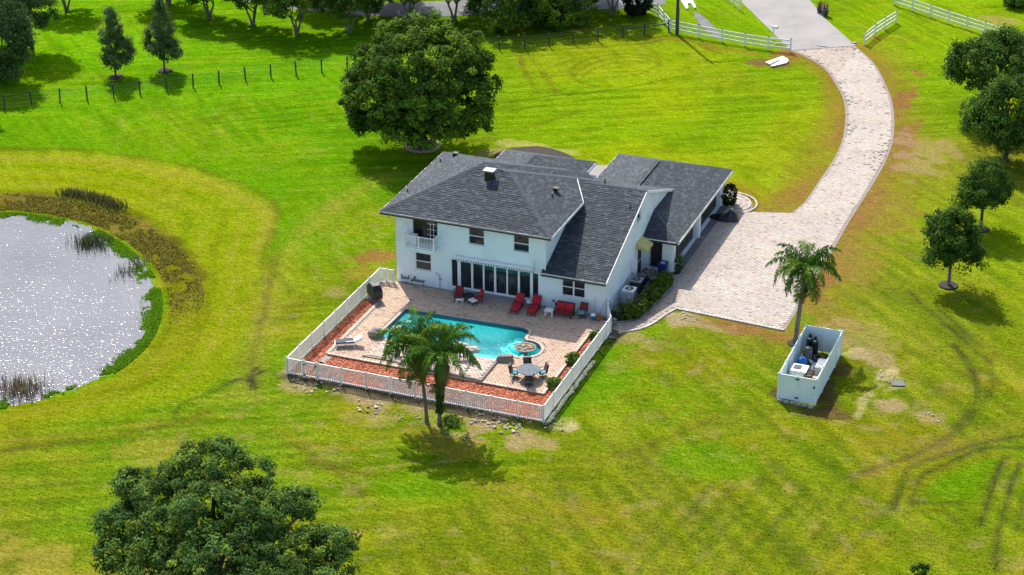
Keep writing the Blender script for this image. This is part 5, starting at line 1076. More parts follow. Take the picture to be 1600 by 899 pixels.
# palms
def palm(label, base, h_, lean, crown_r, nf, seed, r0=.13, group=None, skirt=0):
    t_ = thing('palm_tree', label, 'palm', base, 0, group); rg = random.Random(seed)
    b = MB(); n = 9; pts = [(lean[0]*(i/n)**1.5, lean[1]*(i/n)**1.5, h_*i/n) for i in range(n+1)]; b.tube([(0, 0, -.1)]+pts[1:], [r0*1.5]+[r0*(1.15-.35*i/n) for i in range(1, n+1)], 10); obj('trunk', b, M['palebark'], t_, False, True)
    b = MB(); top = np.array(pts[-1]); b.tube([top-(0, 0, .1), top+(0, 0, .35), top+(0, 0, .75)], [r0*.95, r0*.9, r0*.3], 9); obj('crownshaft', b, mat('palm_shaft_%d' % seed, (.10, .15, .04), (.14, .18, .05), 5, .5), t_, False, True)
    for f in range(nf):
        az = 6.283*f/nf*2.4+rg.uniform(-.25, .25); el = math.radians(75-105*(f/nf)+rg.uniform(-8, 8)) if f < nf-skirt else math.radians(-50+rg.uniform(-12, 12)); L_ = crown_r*rg.uniform(1.05, 1.3); m_ = 11
        d = np.array((math.cos(az), math.sin(az))); p = top+np.array((0, 0, .45)); pts2 = [p]; e_ = el; drop = rg.uniform(1.1, 1.8)
        for i in range(m_): e_ -= drop/m_*(1.5 if i > 3 else .8); p = p+np.array((d[0]*math.cos(e_), d[1]*math.cos(e_), math.sin(e_)))*L_/m_; pts2.append(p)
        b = MB(); b.tube(pts2, [.028*(1-i/(m_+2)) for i in range(m_+1)], 4); col0 = rg.choice([(.050, .125, .014), (.074, .16, .016), (.105, .185, .018)]) if f < nf-skirt*1.2 else rg.choice([(.15, .15, .04), (.19, .16, .06), (.09, .12, .03)])
        b.c = [tuple(1.3*x for x in col0)]*len(b.f); sd2 = np.array((-d[1], d[0], 0)); 
        for k in range(46):
            t = .08+.92*k/45; x_ = t*m_; i = min(int(x_), m_-1); q = pts2[i]+(pts2[i+1]-pts2[i])*(x_-i); ax = (pts2[i+1]-pts2[i]); ax = ax/np.linalg.norm(ax); ll = crown_r*.25*math.sin(math.pi*min(1, .22+.74*t))**.8*rg.uniform(.85, 1.15)
            for s in (-1, 1):
                o = sd2*s*rg.uniform(.4, .85)+ax*rg.uniform(.3, .7)+np.array((0, 0, rg.uniform(-.25, .35))); m1 = q+(o*.55+np.array((0, 0, .10)))*ll; m2 = m1+(o*.40+np.array((0, 0, -.6)))*ll; w_ = ax*.040
                v_ = .72+.6*rg.random(); c_ = tuple(v_*x for x in col0); b.add([q-w_*.6, q+w_*.6, m1+w_, m1-w_, m2], [(0, 1, 2, 3), (3, 2, 4)], 0, c_)
        obj('frond', b, M['frond'], t_, False)
    return t_
palm('palm with a dark slim trunk, left of the pair outside the near picket fence', at(667, 660), 5.0, (-.75, .5), 2.75, 34, 5, .11, 'pair of palms by the near fence', 8)
vp = palm('palm with a leafy thicker trunk, right of the pair outside the near picket fence', at(687, 664), 4.9, (.25, -.2), 2.65, 32, 6, .13, 'pair of palms by the near fence', 9)
rg0 = np.random.default_rng(77); n = 1500; zq = rg0.uniform(.9, 4.2, n); aq = rg0.uniform(0, 6.283, n); rq = rg0.uniform(.10, .30, n)*np.where(zq > 2, 1.15, .9); Pq = np.c_[rq*np.cos(aq)+.25*(zq/4.9)**1.5, rq*np.sin(aq)-.2*(zq/4.9)**1.5, zq]; Nq = np.c_[np.cos(aq), np.sin(aq), np.full(n, .5)]+rg0.normal(size=(n, 3))*.4
Vq, Fq, Cq = leaves(Pq, Nq, .14+.14*rg0.random(n), np.array(DEEP)[rg0.integers(0, 3, n)]*(.7+.6*rg0.random(n))[:, None], .5, rg0); link('climbing_vine', npmesh('climbing_vine', Vq, Fq, M['leaf'], Cq), vp)
palm('single palm growing beside the walled pool equipment enclosure', at(1243, 537), 5.5, (.35, .1), 2.5, 30, 9, .16, None, 5)
p = at(1243, 537); b = MB(); b.lathe([(.6, 0), (.55, .07), (0, .1)], (p[0], p[1], 0), 14, cap=False); tag(obj('mulch_ring', b, M['darkmulch']), 'round patch of dark mulch at the foot of the single palm', kind='structure')

# grass, reeds and bank growth
def blades(name, label, x, y, z, h_, w_, C_, seed, lean=.5):
    rg = np.random.default_rng(seed); n = len(x); a = rg.uniform(0, 6.283, n); q = rg.uniform(0, 6.283, n); dx, dy = np.cos(a)*w_, np.sin(a)*w_; V_ = np.stack([np.c_[x-dx, y-dy, z-.02], np.c_[x+dx, y+dy, z-.02], np.c_[x+np.cos(q)*h_*lean*rg.random(n), y+np.sin(q)*h_*lean*rg.random(n), z+h_]], 1).reshape(-1, 3)
    o = link(name, npmesh(name, V_, np.arange(n*3).reshape(n, 3), M['grassblade'], C_)); tag(o, label, kind='stuff'); return o
def ground_at(x, y):
    i = np.clip(np.searchsorted(gx, x)-1, 0, len(gx)-2); j = np.clip(np.searchsorted(gy, y)-1, 0, len(gy)-2); fx = (x-gx[i])/(gx[i+1]-gx[i]); fy = (y-gy[j])/(gy[j+1]-gy[j]); k = lambda a, c: (j+c)*len(gx)+i+a
    w4 = [(k(0, 0), (1-fx)*(1-fy)), (k(1, 0), fx*(1-fy)), (k(0, 1), (1-fx)*fy), (k(1, 1), fx*fy)]
    return sum(Z[q]*w for q, w in w4), sum(C[q]*w[:, None] for q, w in w4)
rg = np.random.default_rng(5); n = 130000; uu = rg.uniform(-20, 1620, n); vv = rg.uniform(-5, 920, n)
dz = RGT[2]*((uu-800)/FPX)+UPV[2]*(-(vv-449.5)/FPX)+_f[2]; tt = -CAM[2]/dz; x = CAM[0]+tt*(RGT[0]*((uu-800)/FPX)+UPV[0]*(-(vv-449.5)/FPX)+_f[0]); y = CAM[1]+tt*(RGT[1]*((uu-800)/FPX)+UPV[1]*(-(vv-449.5)/FPX)+_f[1])
ok = ~inpoly(x, y, drive) & ~inpoly(x, y, ROAD) & ~((x > -18.9) & (x < 1.2) & (y > -.05) & (y < 16)) & ~((x > -17.7) & (x < 1.2) & (y > 15) & (y < 39.2)) & ~((x > 13.4) & (x < 16.2) & (y > 8.5) & (y < 16.4)) & ~inpoly(x, y, POND) & ~inpoly(x, y, [tuple(p[:2]) for p in atl([(u, v+9) for u, v in lane_px])])
x, y = x[ok], y[ok]; zz, cc = ground_at(x, y); bareness = (cc[:, 0] > cc[:, 1]*0.96); keep = ~(bareness & (rg.random(len(x)) < .8)); x, y, zz, cc = x[keep], y[keep], zz[keep], cc[keep]; n = len(x)
tone = (.95+.35*rg.random(n)); blades('grass', 'short green lawn grass all over the property', x, y, zz, .015+.04*rg.random(n), .04+.06*rg.random(n), cc*tone[:, None]*1.1, 8, 3.0)
# pond fringe
n = 60000; a = rg.uniform(0, 1, n); P2 = np.vstack([POND, POND[:1]]); s = np.r_[0, np.cumsum(np.hypot(*np.diff(P2, axis=0).T))]; q = a*s[-1]; px_ = np.interp(q, s, P2[:, 0]); py_ = np.interp(q, s, P2[:, 1]); cen = POND.mean(0); nx2, ny2 = px_-cen[0], py_-cen[1]; l_ = np.hypot(nx2, ny2)
off = np.minimum(rg.normal(-.05, .36, n), .5); x, y = px_+nx2/l_*off, py_+ny2/l_*off; k = fbm(x, y, 1.6, 15) > .47+np.where(off < -.3, .1, 0); x, y, off = x[k], y[k], off[k]; zz = np.maximum(ground_at(x, y)[0], -.52); n = len(x)
blades('water_weed', 'bright green weed fringing the pond', x, y, zz, .05+.14*rg.random(n), .04+.05*rg.random(n), np.array(alb(122, 180, 40, 1.65))*(.6+.7*rg.random(n))[:, None], 9, .8)
n = 60000; a = rg.uniform(0, 1, n); q = a*s[-1]; px_ = np.interp(q, s, P2[:, 0]); py_ = np.interp(q, s, P2[:, 1]); nx2, ny2 = px_-cen[0], py_-cen[1]; l_ = np.hypot(nx2, ny2); off = rg.uniform(1.0, 3.6, n); x, y = px_+nx2/l_*off, py_+ny2/l_*off
k = (rg.random(n) < sstep(0, 12, y-.35*(x+40)))*(fbm(x, y, 1.2, 25) > .36); x, y, off = x[k], y[k], off[k]; n = len(x); zz = ground_at(x, y)[0]; pal = np.array([alb(128, 116, 50), alb(100, 100, 34), alb(156, 136, 84), alb(76, 80, 26), alb(124, 140, 34)])[rg.integers(0, 5, n)]
blades('bank_grass', 'tall brown dry grass on the far pond bank', x, y, zz, .05+.18*rg.random(n), .03+.03*rg.random(n), pal*2.7*(.6+.7*rg.random(n))[:, None], 10, 1.5)
def reeds(u, v, wu, wv, n, h_, label, col):
    c_ = at(u, v, -.5); x = c_[0]+rg.normal(0, wu/20, n); y = c_[1]+rg.normal(0, wv/20, n)
    blades('reeds', label, x, y, np.full(n, -.52), h_*(.5+.6*rg.random(n)), np.full(n, .03), np.array(col)*(.5+.9*rg.random(n))[:, None], n, .25)
reeds(142, 381, 15, 14, 500, .9, 'clump of green reeds standing in the far part of the pond', (.05, .075, .03)); reeds(30, 610, 18, 16, 420, 1.0, 'brownish reed clump at the near edge of the pond', (.12, .10, .05)); reeds(205, 420, 9, 20, 160, .8, 'thin reeds near the right shore of the pond', (.09, .11, .06))
k = 0
for u, v in [(108, 303), (128, 306), (148, 310), (165, 315), (178, 322)]:
    p = at(u, v, 0); k += 1
    tag(blades('tall_weed', 'dark upright weeds along the top of the pond bank', p[0]+rg.normal(0, .6, 260), p[1]+rg.normal(0, .4, 260), np.full(260, -.1), .25+.45*rg.random(260), np.full(260, .05), np.array((.075, .085, .03))*(.5+.9*rg.random(260))[:, None], 30+k, .4))
# ------------------------------------------------------------------ furniture on the terrace
def simple(name, label, cat, loc, rz, parts, group=None):
    t_ = thing(name, label, cat, loc, rz, group)
    for pn, b, m_ in parts: obj(pn, b, M[m_], t_, False)
    return t_
def B1(*a, **k): b = MB(); b.box(*a, **k); return b
def legs4(t_, xs, ys, h_, th, m_, z=0):
    for x_ in xs:
        for y_ in ys: obj('leg', B1((x_, y_, z+h_/2), (th, th, h_)), M[m_], t_, False)
def rot_x(a): return Matrix.Rotation(a, 3, 'X')
def chaise(u0, v0, u1, v1, label):
    a, c = at(u0, v0, ZP), at(u1, v1, ZP); ang = math.atan2(c[1]-a[1], c[0]-a[0])-math.pi/2
    t_ = thing('chaise_lounge', label, 'chaise lounge', (a[0], a[1], ZP), ang, 'red chaise lounges')
    b = MB()
    for x_ in (-.31, .31): b.bar((x_, 0, .3), (x_, 1.3, .3), .05, .06); b.bar((x_, 1.25, .32), (x_, 1.85, .82), .05, .05); b.bar((x_*1.1, .9, .52), (x_*1.1, 1.5, .55), .05, .04); b.bar((x_*1.1, .95, .3), (x_*1.1, .9, .52), .04)
    for y_ in (0, .45, .9, 1.3): b.bar((-.31, y_, .3), (.31, y_, .3), .05, .04)
    obj('frame', b, M['iron'], t_, False); legs4(t_, (-.3, .3), (.05, 1.3), .3, .05, 'iron')
    b = MB()
    for k in range(3): b.box((0, .02+.215+k*.43, .39), (.6, .42, .13))
    obj('seat_cushion', b, M['redcloth'], t_, False); b = MB()
    for k in range(2):
        q = .17+k*.34; b.box((0, 1.31+q*math.cos(.72), .44+q*math.sin(.72)), (.6, .335, .13), M=rot_x(.72))
    obj('back_cushion', b, M['redcloth'], t_, False); return t_
chaise(803, 492.5, 815, 474, 'red cushioned chaise lounge, left of the pair by the sliding doors'); chaise(829.5, 495.5, 841, 477, 'red cushioned chaise lounge, right of the pair beside the white side table')
def armchair(u, v, rz, label, cush='darkred', back=None, seat=None, swivel=False, group='cushioned patio chairs', s=1.0, zb=ZP):
    t_ = thing('patio_chair', label, 'chair', at(u, v, zb), rz, group); t_.scale = (s, s, s); b = MB()
    for x_ in (-.29, .29): b.bar((x_, -.28, .62), (x_, .26, .64), .06, .04); b.bar((x_, -.26, .36), (x_, -.28, .62), .045); b.bar((x_, .22, .36), (x_*.95, .38, 1.0), .045)
    b.bar((-.28, .38, 1.0), (.28, .38, 1.0), .045); b.bar((-.29, -.27, .36), (.29, -.27, .36), .045); b.bar((-.29, .22, .36), (.29, .22, .36), .045)
    for k in range(5): b.bar((-.2+k*.1, .22, .36), (-.2+k*.1, .38, 1.0), .02)
    obj('frame', b, M['iron'], t_, False)
    if swivel:
        b = MB(); b.tube([(0, 0, .03), (0, 0, .36)], .04, 8); ring_ = [(.3*math.cos(a), .3*math.sin(a), .03) for a in np.linspace(0, 6.283, 17)]; b.tube(ring_, .022, 6); b.bar((-.3, 0, .05), (.3, 0, .05), .04); b.bar((0, -.3, .05), (0, .3, .05), .04); obj('swivel_base', b, M['iron'], t_, False)
    else: legs4(t_, (-.27, .27), (-.25, .2), .36, .045, 'iron')
    obj('seat_cushion', B1((0, -.02, .42), (.54, .5, .12)), M[seat or cush], t_, False); b = MB(); b.box((0, .27, .74), (.52, .1, .55), M=rot_x(-.24)); obj('back_cushion', b, M[back or cush], t_, False); return t_
armchair(635, 440, .1, 'swivel chair with teal seat and patterned back by the left wall', seat='teal', back='pattern', swivel=True)
armchair(717, 470, .15, 'red cushioned chair facing the pool, left of the black round table', cush='darkred')
armchair(747, 473, -.9, 'red cushioned chair turned sideways, right of the black round table', cush='redcloth')
armchair(910, 496, -.05, 'dark red backed swivel chair with teal seat near the right house corner', seat='teal', back='darkred', swivel=True)
t_ = simple('footstool', 'low white slatted stool in front of the left red chair', 'footstool', at(719, 473, ZP), .1, [('seat', B1((0, 0, .3), (.5, .42, .06)), 'white')]); legs4(t_, (-.2, .2), (-.16, .16), .28, .05, 'white')
b = MB(); b.box((0, .18, .08), (.42, .02, .06)); obj('stretcher', b, M['white'], t_, False)
t_ = thing('round_table', 'low black round table between two red chairs', 'table', at(732, 470, ZP)); b = MB(); b.lathe([(.45, .40), (.47, .43), (.45, .46)], n=20); obj('table_top', b, M['iron'], t_, False); legs4(t_, (-.25, .25), (-.25, .25), .40, .05, 'iron')
t_ = simple('ottoman', 'small white topped ottoman on a dark frame before the red chairs', 'ottoman', at(739, 476, ZP), -.5, [('cushion', B1((0, 0, .36), (.52, .46, .1)), 'white'), ('frame', B1((0, 0, .29), (.5, .44, .04)), 'iron')]); legs4(t_, (-.22, .22), (-.19, .19), .28, .04, 'iron')
t_ = thing('side_table', 'small dark round table between the two red chaise lounges', 'table', at(828, 481, ZP)); b = MB(); b.lathe([(.27, .46), (.28, .5), (.27, .52)], n=16); obj('table_top', b, M['white'], t_, False); b = MB(); b.tube([(0, 0, 0), (0, 0, .46)], .04, 8); b.lathe([(.2, 0), (.18, .04)], n=14); obj('pedestal', b, M['iron'], t_, False)
t_ = thing('side_table', 'white slatted side table between chaise lounge and red loveseat', 'table', at(858.5, 494, ZP)); b = MB()
for k in range(6): b.box((0, -.23+k*.092, .52), (.62, .075, .035))
obj('table_top', b, M['white'], t_, False); legs4(t_, (-.26, .26), (-.2, .2), .5, .055, 'white'); b = MB(); [b.box((x_, 0, .12), (.05, .4, .05)) for x_ in (-.26, .26)]; b.box((0, -.2, .46), (.5, .03, .07)); b.box((0, .2, .46), (.5, .03, .07)); obj('apron', b, M['white'], t_, False)
t_ = thing('loveseat', 'dark framed loveseat with two red cushions against the wall', 'loveseat', at(881.5, 494.5, ZP), -.03); b = MB()
for x_ in (-.66, .66): b.bar((x_, -.3, .62), (x_, .3, .64), .07, .05); b.bar((x_, -.3, .1), (x_, -.3, .62), .06); b.bar((x_, .3, .1), (x_, .42, .95), .06)
b.bar((-.66, .42, .95), (.66, .42, .95), .06); b.box((0, 0, .3), (1.3, .62, .06)); obj('frame', b, M['iron'], t_, False); legs4(t_, (-.62, .62), (-.28, .28), .3, .06, 'iron')
for x_ in (-.32, .32): obj('seat_cushion', B1((x_, -.03, .4), (.62, .58, .15)), M['darkred'], t_, False); b = MB(); b.box((x_, .3, .7), (.6, .13, .5), M=rot_x(-.22)); obj('back_cushion', b, M['redcloth'], t_, False)
# cleaning things by the corner
t_ = thing('bucket', 'blue bucket with a white rag over its rim by the house corner', 'bucket', at(927, 500, ZP)); b = MB(); b.lathe([(.15, 0), (.19, .36), (.2, .37), (.17, .36)], n=14); obj('pail', b, M['brightblue'], t_, False); b = MB(); b.blob((0, 0, .39), (.2, .2, .12), 9, 6, .2, 3); obj('rag', b, M['white'], t_, False)
t_ = thing('mop', 'thin mop leaning on the wall behind the blue bucket', 'mop', at(928, 494, ZP)); b = MB(); b.tube([(0, 0, 0), (.02, .25, 1.4)], .016, 6); obj('handle', b, M['grey'], t_, False); b = MB(); b.blob((0, 0, .06), (.12, .1, .08), 7, 5, .2, 2); obj('mop_head', b, M['white'], t_, False)
t_ = thing('clay_pot', 'orange clay pot at the right house corner', 'pot', at(935, 501, ZP)); b = MB(); b.lathe([(.15, 0), (.24, .2), (.2, .33), (.23, .36), (.19, .36)], n=16); obj('pot', b, M['terra'], t_, False, True); b = MB(); b.blob((0, 0, .42), (.2, .18, .14), 8, 5, .2, 4); obj('plant', b, M['flower'], t_, False)
t_ = thing('broom', 'broom leaning on the wall behind the clay pot', 'broom', at(936, 497, ZP)); b = MB(); b.tube([(0, 0, .05), (.35, .35, 1.35)], .015, 6); obj('handle', b, M['wood'], t_, False); obj('brush', B1((0, 0, .08), (.3, .07, .16)), M['tan'], t_, False)
# low glass bench, grill, sun bed
t_ = thing('low_table', 'low dark metal framed glass table by the left wall', 'table', at(654, 445, ZP), .05); b = MB()
for y_ in (-.28, .28): b.bar((-.5, y_, .4), (.5, y_, .4), .04)
for x_ in (-.5, .5): b.bar((x_, -.28, .4), (x_, .28, .4), .04)
obj('frame', b, M['iron'], t_, False); legs4(t_, (-.48, .48), (-.26, .26), .4, .035, 'iron'); b = MB(); b.poly([(-.48, -.26, .41), (.48, -.26, .41), (.48, .26, .41), (-.48, .26, .41)]); obj('glass_top', b, M['glass'], t_, False)
p = at(586, 468, ZP); t_ = thing('covered_grill', 'barbecue grill under a black cover beside the far side fence', 'grill', p, -.75); t_.scale = (1.1, 1.1, 1.05)
b = MB(); V8 = [(-.62, -.32, .28), (.62, -.32, .28), (.62, .32, .28), (-.62, .32, .28), (-.62, -.33, .9), (.62, -.33, .9), (.62, .33, .9), (-.62, .33, .9), (-.34, -.24, 1.22), (.34, -.24, 1.22), (.34, .26, 1.22), (-.34, .26, 1.22)]
b.add(V8, [(3, 2, 1, 0), (0, 1, 5, 4), (1, 2, 6, 5), (2, 3, 7, 6), (3, 0, 4, 7), (4, 5, 9, 8), (5, 6, 10, 9), (6, 7, 11, 10), (7, 4, 8, 11), (8, 9, 10, 11)]); obj('cover', b, M['tarp'], t_, False); legs4(t_, (-.5, .5), (-.25, .25), .3, .05, 'grey')
p = at(545, 541, ZP); t_ = thing('sun_lounger', 'white framed sun lounger with navy cushions near the pond side bed', 'sun lounger', p, math.radians(-62)); b = MB()
for x_ in (-.32, .32): b.bar((x_, -.95, .34), (x_, .4, .34), .06, .07); b.bar((x_, .4, .34), (x_, .95, .62), .05, .06); b.bar((x_, .3, .52), (x_, -.2, .52), .05, .04)
for y_ in (-.95, -.5, -.05, .4): b.bar((-.32, y_, .34), (.32, y_, .34), .05, .05)
for y_ in (-.85, .35): b.bar((-.32, y_, .12), (.32, y_, .12), .04)
obj('frame', b, M['white'], t_, False); legs4(t_, (-.32, .32), (-.88, .36), .34, .06, 'white'); obj('seat_cushion', B1((0, -.28, .42), (.58, 1.3, .09)), M['navy'], t_, False); b = MB(); b.box((0, .66, .58), (.58, .62, .09), M=rot_x(.48)); obj('back_cushion', b, M['white'], t_, False)
# rocks round the pool
def rock(u, v, s, label, m_='rock', z=ZP, seed=1, sq=(1, .8, .7), group='rocks round the pool', rz=.3):
    t_ = thing('rock', label, 'rock', at(u, v, z), rz, group); b = MB(); b.blob((0, 0, s*.3), (s*sq[0]*.6, s*sq[1]*.6, s*sq[2]*.6), 8, 6, .17, seed, flat=-.5); obj('boulder', b, M[m_], t_, False); return t_
bpy.data.objects
rock(587, 526, .95, 'grey boulder at the left front corner of the pool', seed=4); rock(622, 520, .8, 'pale boulder half hidden by the left palm fronds', 'stone', seed=6)
rock(733, 553, .75, 'pale boulder at the pool edge beside the white slide bench', 'stone', seed=8); rock(742, 551, .7, 'pale flat boulder nearest the raised slab', 'stone', seed=9, sq=(1.1, .9, .6)); rock(716, 546, .8, 'pale boulder just behind the right palm', 'stone', seed=12); rock(727, 545, .6, 'small pale boulder at the pool edge behind the white slide bench', 'stone', seed=14)
t_ = thing('stone_block', 'dark angular stone block at the near pool edge by the spa', 'stone', at(788, 565, ZP), .25, None); b = MB(); b.add([(-.62, -.3, 0), (.55, -.25, 0), (.62, .3, 0), (-.5, .3, 0), (-.48, -.1, .42), (.5, -.12, .5), (.55, .26, .46), (-.45, .28, .40)], [(3, 2, 1, 0), (4, 5, 6, 7), (0, 1, 5, 4), (1, 2, 6, 5), (2, 3, 7, 6), (3, 0, 4, 7)]); obj('block', b, M['rock'], t_, False)
t_ = thing('stone_bench', 'small white bench beside the pool right of the palms', 'bench', at(722, 563, ZP+.24), .5); obj('seat', B1((0, 0, .42), (1.0, .42, .09)), M['white'], t_, False); [obj('leg', B1((x_, 0, .19), (.12, .36, .38)), M['white'], t_, False) for x_ in (-.36, .36)]
t_ = thing('statue', 'small grey garden statue half hidden by the left palm fronds', 'statue', at(621, 556, ZP+.1)); b = MB(); b.lathe([(.2, 0), (.2, .1), (.13, .15), (.15, .4), (.18, .62), (.1, .74), (.11, .85), (.06, .93)], n=12); obj('figure', b, M['rock'], t_, False, True)
# round dining table and its chairs
tp = at(826, 592, ZP); t_ = thing('dining_table', 'large round blue-grey topped patio table near the picket corner', 'table', tp); b = MB(); b.lathe([(.78, .68), (.82, .71), (.80, .74), (.0, .745)], n=28, cap=False); obj('table_top', b, M['table'], t_, False); b = MB(); b.tube([(0, 0, 0), (0, 0, .7)], .07, 8); [b.bar((0, 0, .06), (.4*math.cos(a), .4*math.sin(a), .04), .07, .05) for a in (0.4, 1.97, 3.54, 5.11)]; b.lathe([(.4, .66), (.4, .69)], n=12); obj('pedestal', b, M['iron'], t_, False)
b = MB(); b.lathe([(.05, .745), (.05, .76)], n=10); obj('umbrella_ring', b, M['iron'], t_, False)
for ang, d, lab, cu in [(115, .98, 'swivel patio chair on the house side of the round table', 'pattern'), (38, 1.0, 'swivel patio chair on the fence side of the round table, back to the bed', 'pattern'), (-68, .95, 'swivel patio chair with teal seat on the near side of the round table', 'teal'), (188, 1.0, 'swivel patio chair with teal seat on the left side of the round table', 'teal')]:
    a = math.radians(ang); t2 = armchair(826, 592, a-math.pi/2, lab, seat='teal', back='pattern' if cu == 'pattern' else 'iron', swivel=True, group='chairs round the patio table', s=.95); t2.location = (tp[0]+d*math.cos(a), tp[1]+d*math.sin(a), ZP)

# ------------------------------------------------------------------ side yard of the house
def ac(x_, y_, label, body, top, s=.8, h_=.85):
    t_ = thing('air_conditioner', label, 'air conditioner', (x_, y_, .1), 0, 'air conditioner units by the side wall'); obj('pad', B1((0, 0, -.03), (s+.2, s+.2, .12)), M['concrete'], t_, False)
    b = MB(); b.box((0, 0, h_/2), (s, s, h_)); obj('cabinet', b, M[body], t_, False); b = MB()
    for k in range(9):
        for sx_ in (-1, 1): b.box((sx_*(s/2+.006), -s/2+.08+k*(s-.16)/8, h_/2), (.012, .03, h_*.86)); b.box((-s/2+.08+k*(s-.16)/8, sx_*(s/2+.006), h_/2), (.03, .012, h_*.86))
    obj('grille', b, M['black' if body == 'darkgrey' else 'grey'], t_, False); o = b = MB(); b.box((0, 0, h_+.03), (s+.04, s+.04, .06)); obj('top_panel', b, M[top], t_, False); b = MB(); b.lathe([(s*.38, h_+.062), (s*.38, h_+.072)], n=20); f_ = obj('fan', b, M['black'], t_, False); b = MB(); ring_ = [(s*.39*math.cos(a), s*.39*math.sin(a), h_+.09) for a in np.linspace(0, 6.283, 21)]; b.tube(ring_, .025, 5); b.lathe([(.1, h_+.08), (.1, h_+.1)], n=10); obj('fan_guard', b, M['white' if top == 'white' else 'grey'], t_, False)
ac(-.35, 18.9, 'white topped air conditioner nearest the pool by the side wall', 'white', 'white', .85, .95); ac(-.35, 20.6, 'dark air conditioner with grey top, middle one by the side wall', 'darkgrey', 'grey', .85, .95)
ac(-.3, 21.95, 'small dark air conditioner next to the door by the side wall', 'darkgrey', 'darkgrey', .6, .7)
t_ = thing('storage_bin', 'green lidded deck box at the near house corner', 'storage bin', (-.3, 16.1, 0), .1); obj('body', B1((0, 0, .38), (.75, .7, .76)), M['black'], t_, False); b = MB(); b.add([(-.42, -.4, .76), (.42, -.4, .76), (.42, .4, .76), (-.42, .4, .76), (-.36, -.34, .86), (.36, -.34, .86), (.36, .34, .86), (-.36, .34, .86)], [(3, 2, 1, 0), (4, 5, 6, 7), (0, 1, 5, 4), (1, 2, 6, 5), (2, 3, 7, 6), (3, 0, 4, 7)]); obj('lid', b, M['greenbin'], t_, False)
t_ = thing('garden_statue', 'grey green stone figure between deck box and white air conditioner', 'statue', (.05, 17.5, 0), 0); b = MB(); b.lathe([(.28, 0), (.3, .25), (.24, .4), (.26, .62), (.2, .78), (.1, .84), (.16, .92), (.19, 1.05), (.15, 1.2), (.05, 1.26)], n=12); obj('figure', b, mat('lichen_stone', (.25, .28, .24), (.17, .2, .17), 8, .9), t_, False, True)
def walk_rocks():
    rg = random.Random(9); pts = atl([(962, 500), (968, 492), (975, 487), (981, 478), (987, 470), (994, 463), (1000, 457)])
    for i in range(16):
        q = i/15*(len(pts)-1); a = int(min(q, len(pts)-2)); p = pts[a]+(pts[a+1]-pts[a])*(q-a); s = rg.uniform(.13, .22); b = MB(); b.blob((0, 0, s*.4), (s, s*.8, s*.6), 7, 5, .2, i, col=(1.25, 1.25, 1.25))
        if i == 0: global _wr; _wr = thing('stone_edging', 'row of white stones edging the dark bed between units and hedge', 'stone edging', (p[0], p[1], .06))
        o = obj('stone', b, M['stone'], _wr, False); o.location = (p[0]-_wr.location.x+rg.uniform(-.15, .15), p[1]-_wr.location.y+rg.uniform(-.2, .2), 0)
walk_rocks()
t_ = thing('recycling_bin', 'dark blue wheeled recycling bin beside the garage corner', 'bin', (.62, 24.05, .03), 0); b = MB(); b.add([(-.26, -.26, .06), (.26, -.26, .06), (.26, .3, .06), (-.26, .3, .06), (-.33, -.34, 1.0), (.33, -.34, 1.0), (.33, .36, 1.0), (-.33, .36, 1.0)], [(3, 2, 1, 0), (4, 5, 6, 7), (0, 1, 5, 4), (1, 2, 6, 5), (2, 3, 7, 6), (3, 0, 4, 7)]); obj('body', b, M['bluebin'], t_, False); b = MB(); b.box((0, .0, 1.04), (.7, .76, .07)); obj('lid', b, M['bluebin'], t_, False); obj('label_plate', B1((0, -.02, 1.08), (.3, .16, .008)), M['white'], t_, False)
for x_ in (-.27, .27): b = MB(); b.tube([(x_-.04, .3, .12), (x_+.04, .3, .12)], .12, 12); obj('wheel', b, M['black'], t_, False)
b = MB(); b.tube([(-.28, .38, .98), (.28, .38, .98)], .025, 6); obj('handle', b, M['bluebin'], t_, False)
def bicycle(loc, rz, label):
    t_ = thing('bicycle', label, 'bicycle', loc, rz)
    for x_ in (-.5, .5):
        b = MB(); c = [(x_+.32*math.cos(a), 0, .33+.32*math.sin(a)) for a in np.linspace(0, 6.283, 19)]; b.tube(c, .022, 5); w_ = obj('wheel', b, M['black'], t_, False); b = MB(); [b.bar((x_, 0, .33), (x_+.3*math.cos(a), 0, .33+.3*math.sin(a)), .008) for a in np.linspace(0, 6.28, 11)[:-1]]; obj('spoke', b, M['grey'], w_, False)['kind'] = 'stuff'
    b = MB(); [b.tube([p, q], .022, 6) for p, q in (((-.5, 0, .33), (-.12, 0, .3)), ((-.12, 0, .3), (-.25, 0, .85)), ((-.22, 0, .75), (.35, 0, .82)), ((-.12, 0, .3), (.38, 0, .75)), ((.32, 0, .95), (.5, 0, .33)), ((-.5, 0, .33), (-.22, 0, .75)))]; obj('frame', b, M['grey'], t_, False); b = MB(); b.box((-.27, 0, .9), (.26, .13, .06)); obj('saddle', b, M['black'], t_, False); b = MB(); b.tube([(.28, -.28, 1.02), (.32, 0, .97), (.28, .28, 1.02)], .016, 6); obj('handlebar', b, M['black'], t_, False)
bicycle((-.25, 23.2, .03), 1.2, 'bicycle parked under the yellow canopy by the side door')
for px, lab in [([(949, 528), (957.5, 515), (967, 517.5), (962, 529.5)], 'small black doormat on the pavers at the end of the side fence'), ([(996, 447), (1007, 431), (1016, 434), (1006, 450)], 'dark doormat before the side door'), ([(1007, 444), (1015, 436), (1024, 438), (1016, 447)], 'second dark mat lying on the walk by the hedge end')]:
    P_ = [tuple(p[:2]) for p in atl(px, .07)]; b = MB(); b.prism(P_, .052, .07); tag(obj('doormat', b, M['black']), lab, 'mat', 'doormats')
